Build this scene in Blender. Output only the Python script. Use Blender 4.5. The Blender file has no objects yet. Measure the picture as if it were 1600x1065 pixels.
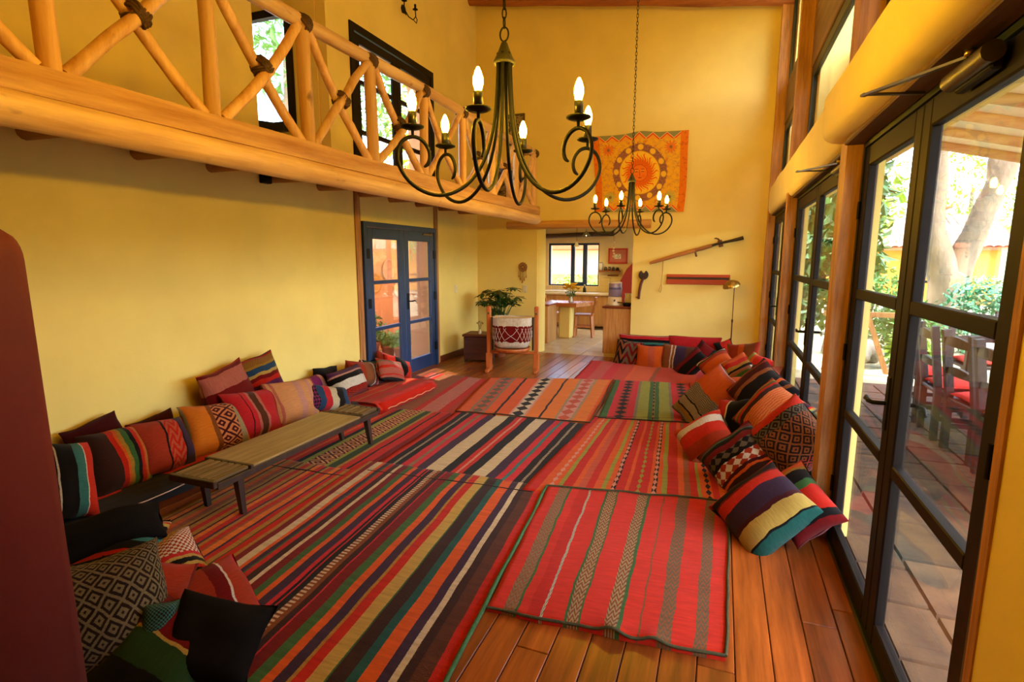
import bpy, bmesh, math, random
from mathutils import Vector, Matrix, noise
random.seed(7)
S = bpy.context.scene
COL = S.collection
R = math.radians

# ------------------------------------------------------------------ camera, world, sun, exposure
CAM_YAW, CAM_PITCH, CAM_ROLL, FPX, CH = .36935, .15324, .0018, 836.8, 1.6
fw = Vector((-math.sin(CAM_YAW)*math.cos(CAM_PITCH), math.cos(CAM_YAW)*math.cos(CAM_PITCH), -math.sin(CAM_PITCH)))
rt = Vector((math.cos(CAM_YAW), math.sin(CAM_YAW), 0)); up = rt.cross(fw)
rt, up = rt*math.cos(CAM_ROLL)+up*math.sin(CAM_ROLL), up*math.cos(CAM_ROLL)-rt*math.sin(CAM_ROLL)
camd = bpy.data.cameras.new('camera'); cam = bpy.data.objects.new('camera', camd); COL.objects.link(cam)
camd.sensor_width = 36; camd.lens = FPX*36/1600; camd.clip_start = .05; camd.clip_end = 200
m3 = Matrix((rt, up, -fw)).transposed(); cam.matrix_world = Matrix.Translation((0, 0, CH)) @ m3.to_4x4()
S.camera = cam

def on(axis, v, px, py):
    """the point of a plane (axis = value) that stands at a place of the 1600x1065 photograph"""
    d = fw + rt*((px-800)/FPX) - up*((py-532.5)/FPX); c = Vector((0, 0, CH))
    i = 'xyz'.index(axis); return c + d*((v-c[i])/d[i])

W = bpy.data.worlds.new('sky'); S.world = W; W.use_nodes = True
wn = W.node_tree.nodes; wl = W.node_tree.links
bg = wn['Background']; sky = wn.new('ShaderNodeTexSky'); sky.sky_type = 'NISHITA'
sky.sun_disc = False; sky.sun_elevation = R(48); sky.sun_rotation = R(110); sky.air_density = 1.0; sky.dust_density = 2.0; sky.ozone_density = 1.5
wl.new(sky.outputs[0], bg.inputs[0]); bg.inputs[1].default_value = SKY_STRENGTH = 7.4
sund = bpy.data.lights.new('sun', 'SUN'); sun = bpy.data.objects.new('sun', sund); COL.objects.link(sun)
sund.energy = 44.0; sund.angle = R(1); sund.color = (1, .95, .86)
sun.rotation_euler = Vector((.45, -.22, -.86)).to_track_quat('-Z', 'Y').to_euler()
BULB = 1600.0
S.view_settings.view_transform = 'Standard'; S.view_settings.look = 'None'
S.view_settings.gamma = 1; S.view_settings.use_curve_mapping = False
S.view_settings.exposure = -1.47
S.cycles.max_bounces = 10; S.cycles.diffuse_bounces = 6; S.cycles.transparent_max_bounces = 16
S.cycles.sample_clamp_indirect = 6

# ------------------------------------------------------------------ materials
def lin(h):
    if not isinstance(h, str): return tuple(h)+(1,) if len(h) == 3 else tuple(h)
    c = [int(h[i:i+2], 16)/255 for i in (0, 2, 4)]
    return tuple(x/12.92 if x <= .04045 else ((x+.055)/1.055)**2.4 for x in c)+(1,)
MATS = {}
class NT:
    def __init__(s, name):
        s.m = bpy.data.materials.new(name); s.m.use_nodes = True; s.t = s.m.node_tree
        s.b = s.t.nodes['Principled BSDF']; s.out = s.t.nodes['Material Output']; MATS[name] = s.m
    def n(s, typ, **k):
        o = s.t.nodes.new('ShaderNode'+typ)
        for a, v in k.items(): setattr(o, a, v)
        return o
    def l(s, a, b): s.t.links.new(a, b)
    def math(s, op, a, b=None, c=None):
        o = s.n('Math', operation=op)
        for i, x in enumerate((a, b, c)):
            if x is None: continue
            if isinstance(x, (int, float)): o.inputs[i].default_value = x
            else: s.l(x, o.inputs[i])
        return o.outputs[0]
    def mix(s, f, a, b, blend='MIX'):
        o = s.n('Mix', data_type='RGBA', blend_type=blend)
        for i, x in ((0, f), (6, a), (7, b)):
            if isinstance(x, (int, float)): o.inputs[i].default_value = x
            elif isinstance(x, (tuple, list, str)): o.inputs[i].default_value = lin(x)
            else: s.l(x, o.inputs[i])
        return o.outputs[2]
    def noise(s, vec, scale, detail=3, rough=.55):
        o = s.n('TexNoise'); o.inputs['Scale'].default_value = scale; o.inputs['Detail'].default_value = detail
        o.inputs['Roughness'].default_value = rough
        if vec is not None: s.l(vec, o.inputs['Vector'])
        return o.outputs[0]
    def ramp(s, f, stops, interp='LINEAR'):
        o = s.n('ValToRGB'); e = o.color_ramp; e.interpolation = interp
        while len(e.elements) < len(stops): e.elements.new(.5)
        for el, (p, c) in zip(e.elements, stops): el.position = p; el.color = lin(c)
        s.l(f, o.inputs[0]); return o.outputs[0]
    def bump(s, h, strength, dist=.01):
        o = s.n('Bump'); o.inputs['Strength'].default_value = strength; o.inputs['Distance'].default_value = dist
        s.l(h, o.inputs['Height']); s.l(o.outputs[0], s.b.inputs['Normal'])
    def coords(s, which='Object', scale=(1, 1, 1)):
        o = s.n('TexCoord'); mp = s.n('Mapping'); mp.inputs['Scale'].default_value = scale
        s.l(o.outputs[which], mp.inputs[0]); return mp.outputs[0]

def plain(name, col, rough=.6, metal=0, var=.12, scale=6, bump=0, bscale=40, stretch=(1, 1, 1), spec=.5):
    if name in MATS: return MATS[name]
    t = NT(name); c = lin(col); v = t.coords('Object', stretch)
    d = tuple(x*(1-var) for x in c[:3]); h = tuple(min(1, x*(1+var)) for x in c[:3])
    t.l(t.ramp(t.noise(v, scale), [(.3, d), (.7, h)]), t.b.inputs['Base Color'])
    t.b.inputs['Roughness'].default_value = rough; t.b.inputs['Metallic'].default_value = metal
    t.b.inputs['Specular IOR Level'].default_value = spec
    if bump: t.bump(t.noise(v, bscale, 4), bump, .02)
    return t.m

def wood(name, dark, light, rough=.5, axis=2, grain=14, rnd=.25, knots=0, bump=.15):
    if name in MATS: return MATS[name]
    t = NT(name); sc = [1, 1, 1]; sc[axis] = .07
    tc = t.n('TexCoord'); oi = t.n('ObjectInfo'); mp = t.n('Mapping'); mp.inputs['Scale'].default_value = sc
    cb = t.n('CombineXYZ'); t.l(t.math('MULTIPLY', oi.outputs['Random'], 37.0), cb.inputs[0]); t.l(t.math('MULTIPLY', oi.outputs['Random'], 11.0), cb.inputs[1])
    t.l(tc.outputs['Object'], mp.inputs[0]); t.l(cb.outputs[0], mp.inputs['Location'])
    g = t.noise(mp.outputs[0], grain, 6, .65)
    c = t.ramp(g, [(.28, dark), (.72, light)])
    hs = t.n('HueSaturation'); t.l(c, hs.inputs['Color'])
    t.l(t.math('ADD', t.math('MULTIPLY', oi.outputs['Random'], rnd*2), 1-rnd), hs.inputs['Value'])
    c = hs.outputs[0]
    if knots:
        k = t.noise(t.coords('Object', (1, 1, .45) if axis == 2 else (1, .45, 1)), 9, 2)
        c = t.mix(t.ramp(k, [(.68, (0, 0, 0)), (.76, (1, 1, 1))]), c, tuple(x*.3 for x in lin(dark)[:3]))
    t.l(c, t.b.inputs['Base Color']); t.b.inputs['Roughness'].default_value = rough
    t.bump(g, bump, .01); return t.m

def glass(name='clear_glass', tint=(1, 1, 1)):
    if name in MATS: return MATS[name]
    t = NT(name); tr = t.n('BsdfTransparent'); gl = t.n('BsdfGlossy'); gl.inputs['Roughness'].default_value = .01
    tr.inputs[0].default_value = lin(tint); fr = t.n('Fresnel'); fr.inputs[0].default_value = 1.5
    mx = t.n('MixShader'); t.l(t.math('MULTIPLY', fr.outputs[0], .38), mx.inputs[0]); t.l(tr.outputs[0], mx.inputs[1]); t.l(gl.outputs[0], mx.inputs[2])
    t.l(mx.outputs[0], t.out.inputs[0]); return t.m

def glow(name, col, strength):
    if name in MATS: return MATS[name]
    t = NT(name); t.b.inputs['Base Color'].default_value = lin(col); t.b.inputs['Emission Color'].default_value = lin(col)
    t.b.inputs['Emission Strength'].default_value = strength; return t.m

PAL = dict(r='c8240f', R='da3018', c='d0282e', d='7a0f0f', m='4a1016', k='14100f', K='2a1c1a', w='d9c8a0', W='efe6cf', y='b0842a', Y='c8a850',
           o='e06018', O='e8801e', n='8a4a1c', N='5a3018', b='3a1f16', g='3f6b35', G='2c4a26', t='1f5a50', T='3f7d74', p='5a2450', P='8a2a66',
           v='3d2740', i='c8705c', I='d99a86', a='8a7a5a', A='a89468', l='9aa03a', u='2a4a6a', s='e08a50', S='e8a468', e='6a6048', x='b03a20', z='c85a3a', q='9a5a30')
def parse(spec):
    bands = []
    for tok in spec.split():
        alt = None
        if '/' in tok: tok, alt = tok.split('/')
        bands.append((tok[0], float(tok[1:] or 1), alt))
    tot = sum(b[1] for b in bands); x = 0; out = []
    for c, w, alt in bands: out.append((x/tot, PAL[c], PAL[alt] if alt else PAL[c])); x += w
    return out
def woven(name, spec, vert=False, pv=14, pu=10, kind='diamond', jit=.006, weave=160, dim=.74, pl=None):
    """striped woven cloth on the UV map: bands of colour, some with a small woven figure"""
    if name in MATS: return MATS[name]
    t = NT(name); tc = t.n('TexCoord'); sp = t.n('SeparateXYZ'); t.l(tc.outputs['UV'], sp.inputs[0])
    u, v = (sp.outputs[1], sp.outputs[0]) if vert else (sp.outputs[0], sp.outputs[1])
    nv = t.noise(t.coords('UV', (3, 3, 1)), 2.2, 2)
    us = t.math('ADD', u, t.math('MULTIPLY', t.math('SUBTRACT', nv, .5), jit*4))
    fine = t.noise(t.coords('UV', (300, 40, 1) if vert else (40, 300, 1)), 1, 1)
    us = t.math('ADD', us, t.math('MULTIPLY', t.math('SUBTRACT', fine, .5), jit))
    bands = parse(spec); alts = any(b[1] != b[2] for b in bands)
    def ramps(idx):
        col = None
        for k in range(0, len(bands), 30):
            ch = bands[k:k+30]; st = [(b[0], b[idx]) for b in ch]
            if len(st) == 1: st.append((1, st[0][1]))
            r = t.ramp(us, st, 'CONSTANT')
            col = r if col is None else t.mix(t.math('GREATER_THAN', us, ch[0][0]), col, r)
        return col
    c = ramps(1)
    if alts:
        lu = t.math('MULTIPLY', us, pu)
        if pl:      # figure centred in each patterned band
            st = []
            for k, b in enumerate(bands):
                if b[1] != b[2]: st += [(b[0], (0, 0, 0)), (bands[k+1][0]-1e-4 if k+1 < len(bands) else 1, (1, 1, 1))]
            lu = t.math('MULTIPLY', t.ramp(us, st), pl)
        tu = t.math('PINGPONG', lu, .5); tv = t.math('PINGPONG', t.math('MULTIPLY', v, pv), .5)
        if kind == 'diamond': msk = t.math('GREATER_THAN', t.math('ADD', tu, tv), .5)
        elif kind == 'zigzag': msk = t.math('GREATER_THAN', t.math('PINGPONG', t.math('ADD', t.math('MULTIPLY', tu, 2), t.math('MULTIPLY', v, pv)), .5), .25)
        elif kind == 'rings': msk = t.math('GREATER_THAN', t.math('PINGPONG', t.math('MULTIPLY', t.math('ADD', tu, tv), 3), .5), .25)
        elif kind == 'knit': msk = t.math('GREATER_THAN', t.math('MULTIPLY', t.math('SINE', t.math('MULTIPLY', us, pu*6.28)), t.math('SINE', t.math('MULTIPLY', v, pv*6.28))), 0)
        else:
            msk = t.math('GREATER_THAN', t.noise(t.coords('UV', (pu, pv, 1)), 3, 2), .52)
        c = t.mix(msk, c, ramps(2))
    var = t.noise(t.coords('UV', (30, 3, 1) if vert else (3, 30, 1)), 3, 4, .7)
    c = t.mix(1.0, c, t.ramp(var, [(.25, (.62*dim,)*3), (.75, (1.12*dim,)*3)]), 'MULTIPLY')
    t.l(c, t.b.inputs['Base Color']); t.b.inputs['Roughness'].default_value = .92
    t.b.inputs['Specular IOR Level'].default_value = .08; t.b.inputs['Sheen Weight'].default_value = .06
    w1 = t.math('SINE', t.math('MULTIPLY', u, weave*6.28)); w2 = t.math('SINE', t.math('MULTIPLY', v, weave*6.28*1.7))
    t.bump(t.math('ADD', t.math('MULTIPLY', w1, w2), t.math('MULTIPLY', var, 1.5)), .35, .004)
    return t.m

# ------------------------------------------------------------------ mesh builder
class MB:
    def __init__(s): s.v = []; s.f = []; s.uv = None; s.sm = []
    def add(s, vs, fs, sm=False):
        o = len(s.v); s.v += [tuple(p) for p in vs]
        for f in fs: s.f.append(tuple(i+o for i in f)); s.sm.append(sm)
        return s
    def box(s, x0, y0, z0, x1, y1, z1):
        x0, x1 = sorted((x0, x1)); y0, y1 = sorted((y0, y1)); z0, z1 = sorted((z0, z1))
        return s.add([(x0, y0, z0), (x1, y0, z0), (x1, y1, z0), (x0, y1, z0), (x0, y0, z1), (x1, y0, z1), (x1, y1, z1), (x0, y1, z1)],
                     [(0, 3, 2, 1), (4, 5, 6, 7), (0, 1, 5, 4), (1, 2, 6, 5), (2, 3, 7, 6), (3, 0, 4, 7)])
    def bbox(s, x0, y0, z0, x1, y1, z1, b=.008):
        """box with chamfered vertical and horizontal edges"""
        x0, x1 = sorted((x0, x1)); y0, y1 = sorted((y0, y1)); z0, z1 = sorted((z0, z1))
        b = min(b, (x1-x0)*.3, (y1-y0)*.3, (z1-z0)*.3)
        bm = bmesh.new(); vs = [bm.verts.new(p) for p in [(x0, y0, z0), (x1, y0, z0), (x1, y1, z0), (x0, y1, z0), (x0, y0, z1), (x1, y0, z1), (x1, y1, z1), (x0, y1, z1)]]
        for f in [(0, 3, 2, 1), (4, 5, 6, 7), (0, 1, 5, 4), (1, 2, 6, 5), (2, 3, 7, 6), (3, 0, 4, 7)]: bm.faces.new([vs[i] for i in f])
        bmesh.ops.bevel(bm, geom=bm.edges[:], offset=b, segments=1, affect='EDGES', profile=.5)
        bm.verts.index_update(); s.add([v.co for v in bm.verts], [[v.index for v in f.verts] for f in bm.faces]); bm.free(); return s
    def tube(s, pts, rad, seg=10, caps=True, flat=1.0):
        pts = [Vector(p) for p in pts]; n = len(pts)
        if not isinstance(rad, (list, tuple)): rad = [rad]*n
        ring = []; u = None
        for i, p in enumerate(pts):
            d = (pts[min(i+1, n-1)]-pts[max(i-1, 0)]).normalized()
            if u is None:
                u = d.orthogonal().normalized() if abs(d.z) > .9 else d.cross(Vector((0, 0, 1))).normalized()
            u = (u-d*u.dot(d)).normalized(); w = d.cross(u)
            ring.append([p+(u*math.cos(a)+w*math.sin(a)*flat)*rad[i] for a in (2*math.pi*k/seg for k in range(seg))])
        vs = [q for r_ in ring for q in r_]; fs = []
        for i in range(n-1):
            for k in range(seg): fs.append((i*seg+k, i*seg+(k+1) % seg, (i+1)*seg+(k+1) % seg, (i+1)*seg+k))
        s.add(vs, fs, True)
        if caps:
            s.add(ring[0], [tuple(reversed(range(seg)))]); s.add(ring[-1], [tuple(range(seg))])
        return s
    def bar(s, a, b, wd, hd, roll=0):
        """straight bar of rectangular section between two points"""
        a = Vector(a); b = Vector(b); d = (b-a).normalized(); u = d.cross(Vector((0, 0, 1)))
        u = Vector((1, 0, 0)) if u.length < 1e-4 else u.normalized(); w = u.cross(d)
        vs = [p+u*i*wd/2+w*j*hd/2 for p in (a, b) for i, j in ((-1, -1), (1, -1), (1, 1), (-1, 1))]
        return s.add(vs, [(0, 3, 2, 1), (4, 5, 6, 7), (0, 1, 5, 4), (1, 2, 6, 5), (2, 3, 7, 6), (3, 0, 4, 7)])
    def lathe(s, prof, c=(0, 0, 0), seg=20, sm=True):
        vs = []; fs = []; n = len(prof)
        for r_, z in prof:
            for k in range(seg): a = 2*math.pi*k/seg; vs.append((c[0]+r_*math.cos(a), c[1]+r_*math.sin(a), c[2]+z))
        for i in range(n-1):
            for k in range(seg): fs.append((i*seg+k, i*seg+(k+1) % seg, (i+1)*seg+(k+1) % seg, (i+1)*seg+k))
        s.add(vs, fs, sm)
        return s
    def prism(s, poly, axis, a, b):
        n = len(poly); vs = []
        for t in (a, b):
            for p, q in poly: vs.append((t, p, q) if axis == 0 else (p, t, q) if axis == 1 else (p, q, t))
        fs = [tuple(range(n)), tuple(range(2*n-1, n-1, -1))]+[(i, i+n, (i+1) % n+n, (i+1) % n) for i in range(n)]
        return s.add(vs, fs)
    def leaves(s, c, rad, n, size, droop=.3, seed=0, shape=.45):
        rg = random.Random(seed)
        for _ in range(n):
            while 1:
                p = Vector((rg.uniform(-1, 1), rg.uniform(-1, 1), rg.uniform(-1, 1)))
                if .25 < p.length < 1: break
            p = Vector((p.x*rad[0], p.y*rad[1], p.z*rad[2]))+Vector(c)
            a = Vector((rg.uniform(-1, 1), rg.uniform(-1, 1), rg.uniform(-1, .6)-droop)).normalized()
            b = a.cross(Vector((rg.uniform(-.5, .5), rg.uniform(-.5, .5), 1))).normalized(); L = size*rg.uniform(.6, 1.3); w = L*shape
            nn = a.cross(b)*L*.12
            s.add([p, p+a*L*.5+b*w*.5+nn, p+a*L, p+a*L*.5-b*w*.5+nn], [(0, 1, 2), (0, 2, 3)])
        return s
    def mesh(s, name, mat, fix=False):
        me = bpy.data.meshes.new(name); me.from_pydata(s.v, [], s.f)
        me.polygons.foreach_set('use_smooth', s.sm)
        if s.uv is not None:
            l = me.uv_layers.new(name='UVMap')
            for lp in me.loops: l.data[lp.index].uv = s.uv[lp.vertex_index]
        if fix:
            bm = bmesh.new(); bm.from_mesh(me); bmesh.ops.recalc_face_normals(bm, faces=bm.faces); bm.to_mesh(me); bm.free()
        for mm in (mat if isinstance(mat, (list, tuple)) else [mat]): me.materials.append(mm)
        me.update(); return me
    def build(s, name, mat, parent=None, fix=True, loc=None):
        return link(name, s.mesh(name, mat, fix), parent, loc)
def link(name, me, parent=None, loc=None, mw=None):
    o = bpy.data.objects.new(name, me); COL.objects.link(o)
    if parent is not None: o.parent = parent
    if loc is not None: o.location = loc
    if mw is not None: o.matrix_local = mw
    return o
def empty(name, loc=(0, 0, 0), rz=0):
    o = bpy.data.objects.new(name, None); COL.objects.link(o); o.location = loc; o.rotation_euler = (0, 0, rz); o.empty_display_size = .1; return o
def tag(o, label, cat, group=None, kind=None):
    o['label'] = label; o['category'] = cat
    if group: o['group'] = group
    if kind: o['kind'] = kind
    return o
def struct(o, label, cat): return tag(o, label, cat, kind='structure')
def copy_tree(o, parent=None):
    c = o.copy(); COL.objects.link(c); c.parent = parent
    for ch in list(o.children): copy_tree(ch, c)
    return c
def wob(p, s, amp): n_ = noise.noise_vector(Vector(p)*s); return Vector(p)+n_*amp
def log_pts(a, b, n, amp, s=1.3):
    a = Vector(a); b = Vector(b); return [a.lerp(b, i/n)+noise.noise_vector((a.lerp(b, i/n))*s+Vector((3, 7, 1)))*amp for i in range(n+1)]
def logrun(mb, a, b, r, n=10, amp=.01, seg=12, rv=.06):
    P = log_pts(a, b, n, amp); return mb.tube(P, [r*(1+rv*noise.noise(Vector(p)*3.1)) for p in P], seg)

# ------------------------------------------------------------------ shared materials
PLASTER = plain('ochre_plaster', (.80, .645, .19), .85, var=.06, scale=1.6, bump=.25, bscale=5)
SALMON = plain('salmon_plaster', 'dca87c', .85, var=.1, scale=2, bump=.3, bscale=8)
REDWALL = plain('red_adobe', '5a0d08', .8, var=.12, scale=3, bump=.3, bscale=6)
CEIL = plain('ceiling_plaster', 'e8d8a0', .9, var=.05, scale=2, bump=.2, bscale=6)
FLOORW = wood('floor_planks', '4a1d08', 'a85a22', .3, axis=1, grain=16, rnd=.28, knots=1, bump=.06)
LOGW = wood('peeled_log', 'b0824a', 'eccb98', .5, axis=1, grain=12, rnd=.12, knots=1, bump=.4)
POLEW = wood('peeled_pole', 'b5803e', 'e8c084', .45, axis=2, grain=14, rnd=.15, knots=1, bump=.25)
POSTW = wood('post_timber', '7c4c1c', 'cc9350', .6, axis=2, grain=26, rnd=.1, bump=.6)
BENCHW = wood('bench_wood', '3a2a18', '7a6440', .45, axis=1, grain=30, rnd=.08)
DARKW = wood('dark_stained_wood', '1c1410', '3a2a20', .45, axis=2, grain=18, rnd=.1)
CRADW = wood('cradle_wood', '8a3c14', 'c4702e', .4, axis=2, grain=16, rnd=.1)
STEEL = plain('black_iron', '0a0b0c', .55, 0, var=.1, spec=.2)
DOORP = plain('dark_door_paint', '1a1512', .55, var=.1, spec=.12)
TEALP = plain('teal_black_paint', '10201f', .4, var=.1)
BLUEP = plain('blue_door_paint', '16325c', .45, var=.12, scale=8)
LEATHER = plain('raw_leather', '4a3014', .7, var=.35, scale=30, bump=.6, bscale=60)
GLASS = glass()
BRASS = plain('brass', 'a88a48', .3, .9, var=.05)
IRONG = plain('grey_steel', '5a5448', .4, .7, var=.08)
TERRA = plain('terracotta', 'b5623a', .8, var=.12, scale=10)

# ================================================================== SETTING
XL, XR, YB, YN = -4.0, .65, 8.65, -1.2
# floor with planks
fl = MB().box(XL-.5, YN, -.12, XR+.25, 8.66, -.022).build('floor', plain('subfloor', '2a1408', .8)); struct(fl, 'dark varnished wooden plank floor of the room', 'floor')
pw = .142; lens = [1.35, 1.75, 2.15, 2.6]; pm = {}
for L in lens:
    pm[L] = MB().bbox(.002, .002, -.022, pw-.002, L-.002, 0, .003).mesh('plank', FLOORW, True)
rg = random.Random(3); x = XL-.12; row = 0
while x < XR+.02:
    y = YN-rg.uniform(0, 1.2)
    while y < 8.64:
        L = rg.choice(lens)
        if y+L > 8.66:
            me = MB().bbox(.002, .002, -.022, pw-.002, 8.66-y-.001, 0, .003).mesh('plank', FLOORW, True) if 8.66-y > .05 else None
        else: me = pm[L]
        if me and y+L > .6: link('plank', me, fl, (x, y, 0))
        y += L
    x += pw; row += 1

# ceiling: sloped roof underside with log rafters
cz = lambda x_: 5.75-(x_-XL)*.155
ce = MB().prism([(XL-.5, cz(XL-.5)), (XR+.5, cz(XR+.5)), (XR+.5, cz(XR+.5)+.15), (XL-.5, cz(XL-.5)+.15)], 1, YN-.3, YB+.35).build('ceiling', CEIL)
struct(ce, 'pale sloping plaster ceiling over the tall room', 'ceiling')
for i, yy in enumerate([8.42, 6.9, 5.4, 3.9, 2.4, .9]):
    logrun(MB(), (XL, yy, cz(XL)-.09), (XR+.05, yy, cz(XR)-.09), .075, 12, .02).build('rafter', wood('rafter_log', '6a3414', 'a4602a', .6, axis=0, grain=12, rnd=.1, bump=.5), ce)

# left wall: plaster skin inside, salmon skin outside, openings for the blue door, the upper door and the passage
def slab(mb, ax, t0, t1, a0, a1, z0, z1, holes):
    """wall slab between t0..t1 on axis ax, spanning a0..a1 and z0..z1 minus rectangular holes"""
    ed = sorted({a0, a1, *[h[0] for h in holes], *[h[1] for h in holes]})
    for p, q in zip(ed, ed[1:]):
        cut = sorted([(h[2], h[3]) for h in holes if h[0] <= p and h[1] >= q]); z = z0
        for c0, c1 in cut+[(z1, z1)]:
            if c0 > z+1e-4:
                if ax == 0: mb.box(t0, p, z, t1, q, c0)
                else: mb.box(p, t0, z, q, t1, c0)
            z = max(z, c1)
    return mb
DR = (5.36, 7.10, 0.0, 2.03); UD = (5.3, 7.16, 2.46, 4.2); PS = (3.94, 4.92, 2.42, 5.2)
wl_ = slab(MB(), 0, XL-.12, XL, YN, YB+.35, 0, 5.75, [DR, UD, PS]).build('wall_left', PLASTER, fix=False)
struct(wl_, 'long pale ochre plaster wall below and above the balcony', 'wall')
slab(MB(), 0, XL-.42, XL-.12, YN, YB+3.9, 0, 5.75, [DR, UD, PS]).build('outer_skin', SALMON, wl_, fix=False)
# passage at balcony level with its end wall and glazed opening
pa = MB(); pa.box(XL-1.6, 4.92, 2.3, XL-.42, 5.05, 3.02); pa.box(XL-.47, 4.92, 3.02, XL-.42, 5.05, 4.25); pa.box(XL-1.6, 4.92, 4.25, XL-.42, 5.05, 5.6)
pa.box(XL-1.6, 2.4, 2.25, XL-.42, 4.92, 2.4); pa.box(XL-1.7, 2.3, 2.25, XL-1.6, 5.05, 5.6); pa.box(XL-1.6, 2.3, 2.25, XL-.42, 2.4, 5.6); pa.box(XL-1.7, 2.3, 5.2, XL-.42, 5.05, 5.6); pa.box(XL-.42, 4.905, 2.42, XL-.125, 4.92, 5.2)
o = pa.build('wall_passage', PLASTER); struct(o, 'end wall of the upper passage behind the railing', 'wall')
w1 = empty('window_1', (XL-1, 4.9, 3.02)); struct(w1, 'tall bright passage window with a black frame behind the railing', 'window')
MB().box(-.62, -.02, 0, -.55, .05, 1.23).box(.48, -.02, 0, .55, .05, 1.23).box(-.55, -.02, 1.15, .48, .05, 1.23).box(-.55, -.02, 0, .48, .05, .07).build('window_frame', DOORP, w1)
MB().box(-.55, .01, .07, .48, .018, 1.15).build('pane', GLASS, w1)
MB().prism([(-.62, -.05), (-.62, .02), (-.3, .09), (.1, .09), (.48, .02), (.48, -.05)], 1, -.1, -.03).build('window_sill', plain('black_cloth', '101012', .9), w1)

# back wall with opening to the kitchen
OP = (-2.9, -1.31, 0, 2.12)
wb = slab(MB(), 1, YB, YB+.35, XL-.12, XR+.35, 0, 5.75, [OP]).build('wall_back', PLASTER, fix=False)
struct(wb, 'bright yellow back wall with the kitchen opening', 'wall')
MB().tube([(-2.985, YB+.175, 0), (-2.985, YB+.175, 2.12)], .175, 20).build('rounded_jamb', PLASTER, wb)
lt = logrun(MB(), (-3.42, YB-.05, 2.15), (-1.05, YB-.03, 2.13), .065, 10, .012).build('trim_1', wood('lintel_log', '9a6428', 'd8a860', .6, axis=0, grain=12, rnd=.1, bump=.5))
struct(lt, 'peeled log lintel over the kitchen opening', 'lintel')
# near wall and red partition
o = MB().box(XL-.4, YN-.2, 0, XR+.4, YN, 5.75).build('wall_near', PLASTER); struct(o, 'plaster wall behind the viewer', 'wall')
bm = bmesh.new(); pts = []
def red_part():
    m = MB(); prof = []
    y0, y1 = .58, .82; xr = -1.58; zt = 1.672; rr = .07
    out = [(XL, 0), (xr+.03, 0), (xr-.005, zt-rr)]+[(xr-.005-rr+rr*math.cos(a), zt-rr+rr*math.sin(a)) for a in (R(15), R(30), R(45), R(60), R(75), R(90))]+[(XL, zt+.01)]
    n = len(out)
    for k, (yy, ins) in enumerate([(y0, .035), (y0+.012, .012), (y0+.035, 0), (y1-.035, 0), (y1-.012, .012), (y1, .035)]):
        for j, (px_, pz) in enumerate(out):
            m.v.append((px_-(ins if 0 < j < n-1 else 0), yy, max(0, pz-(ins if j > 1 else 0))))
    for k in range(5):
        for j in range(n): m.f.append((k*n+j, k*n+(j+1) % n, (k+1)*n+(j+1) % n, (k+1)*n+j)); m.sm.append(True)
    m.f.append(tuple(range(n))); m.f.append(tuple(range(6*n-1, 5*n-1, -1))); m.sm += [False, False]
    return m
o = red_part().build('wall_partition', REDWALL); struct(o, 'dark red adobe partition with rounded corner beside the viewer', 'wall')

# baseboards
BASEW = wood('baseboard_wood', '3a1608', '6e3214', .4, axis=1, grain=14, rnd=.1)
o = MB().bbox(XL, 7.2, 0, XL+.025, YB, .1).build('baseboard_left', BASEW); struct(o, 'dark wooden baseboard right of the blue door', 'baseboard')
o = MB().bbox(XL+.03, YB-.025, 0, -3.05, YB, .1).build('baseboard_back', BASEW); struct(o, 'dark wooden baseboard below the dream catcher', 'baseboard')

# right wall: pillar parts, ring beams, timber posts, doors and windows
wr = MB(); wr.box(.65, YN, 0, 1.0, 1.55, 5.1); wr.box(.6, 8.5, 0, 1.0, YB+.35, 5.1)

for ya, yb in ((1.5, 1.75), (3.2, 3.75), (5.8, 6.4), (8.15, 8.5)): wr.box(.735, ya, 2.56, 1.02, yb, 5.0)
wr.box(.735, 3.42, 0, .77, 3.6, 2.3); wr.box(.735, 6.06, 0, .77, 6.3, 2.3); wr.box(.735, 8.36, 0, .77, 8.5, 2.3)
wr.box(.68, 1.5, 2.24, 1.0, 8.5, 2.56); wr.box(.7, 1.5, 4.98, 1.0, 8.5, 5.3)
wro = wr.build('wall_right', PLASTER, fix=False); struct(wro, 'plastered wall around the tall glazed doors', 'wall')
def bulge(y0, y1, xf, z0, z1, nm='ring_beam'):
    m = MB(); N = 26; S_ = 14; rings = []
    for i in range(N+1):
        t = i/N; yy = y0+(y1-y0)*t; e = min(1, min(t*(y1-y0), (1-t)*(y1-y0))/.09); e = math.sqrt(max(0, 1-(1-e)**2))
        hz = (z1-z0)/2*(.55+.45*e)*(1+.05*noise.noise(Vector((yy*1.7, 2, 0)))); cz_ = (z0+z1)/2+.012*noise.noise(Vector((yy*1.3, 5, 0))); dx = (.7-xf)*(.45+.55*e)
        for k in range(S_+1):
            a = -math.pi/2+math.pi*k/S_; cx_ = math.copysign(abs(math.cos(a))**.32, math.cos(a)); sz = math.copysign(abs(math.sin(a))**.42, math.sin(a))
            m.v.append((.7-dx*cx_, yy, cz_+hz*sz))
    n = S_+1
    for i in range(N):
        for k in range(S_): m.f.append((i*n+k, i*n+k+1, (i+1)*n+k+1, (i+1)*n+k)); m.sm.append(True)
    m.f.append(tuple(range(n))); m.f.append(tuple(range((N+1)*n-1, N*n-1, -1))); m.sm += [False, False]
    return m.build(nm, PLASTER, wro)
bulge(1.3, 3.56, .47, 2.205, 2.5); bulge(3.5, 8.6, .56, 2.205, 2.6)
SOFF = wood('soffit_wood', '3a2412', '70502a', .7, axis=1, grain=12, rnd=.1, bump=.6)
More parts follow.
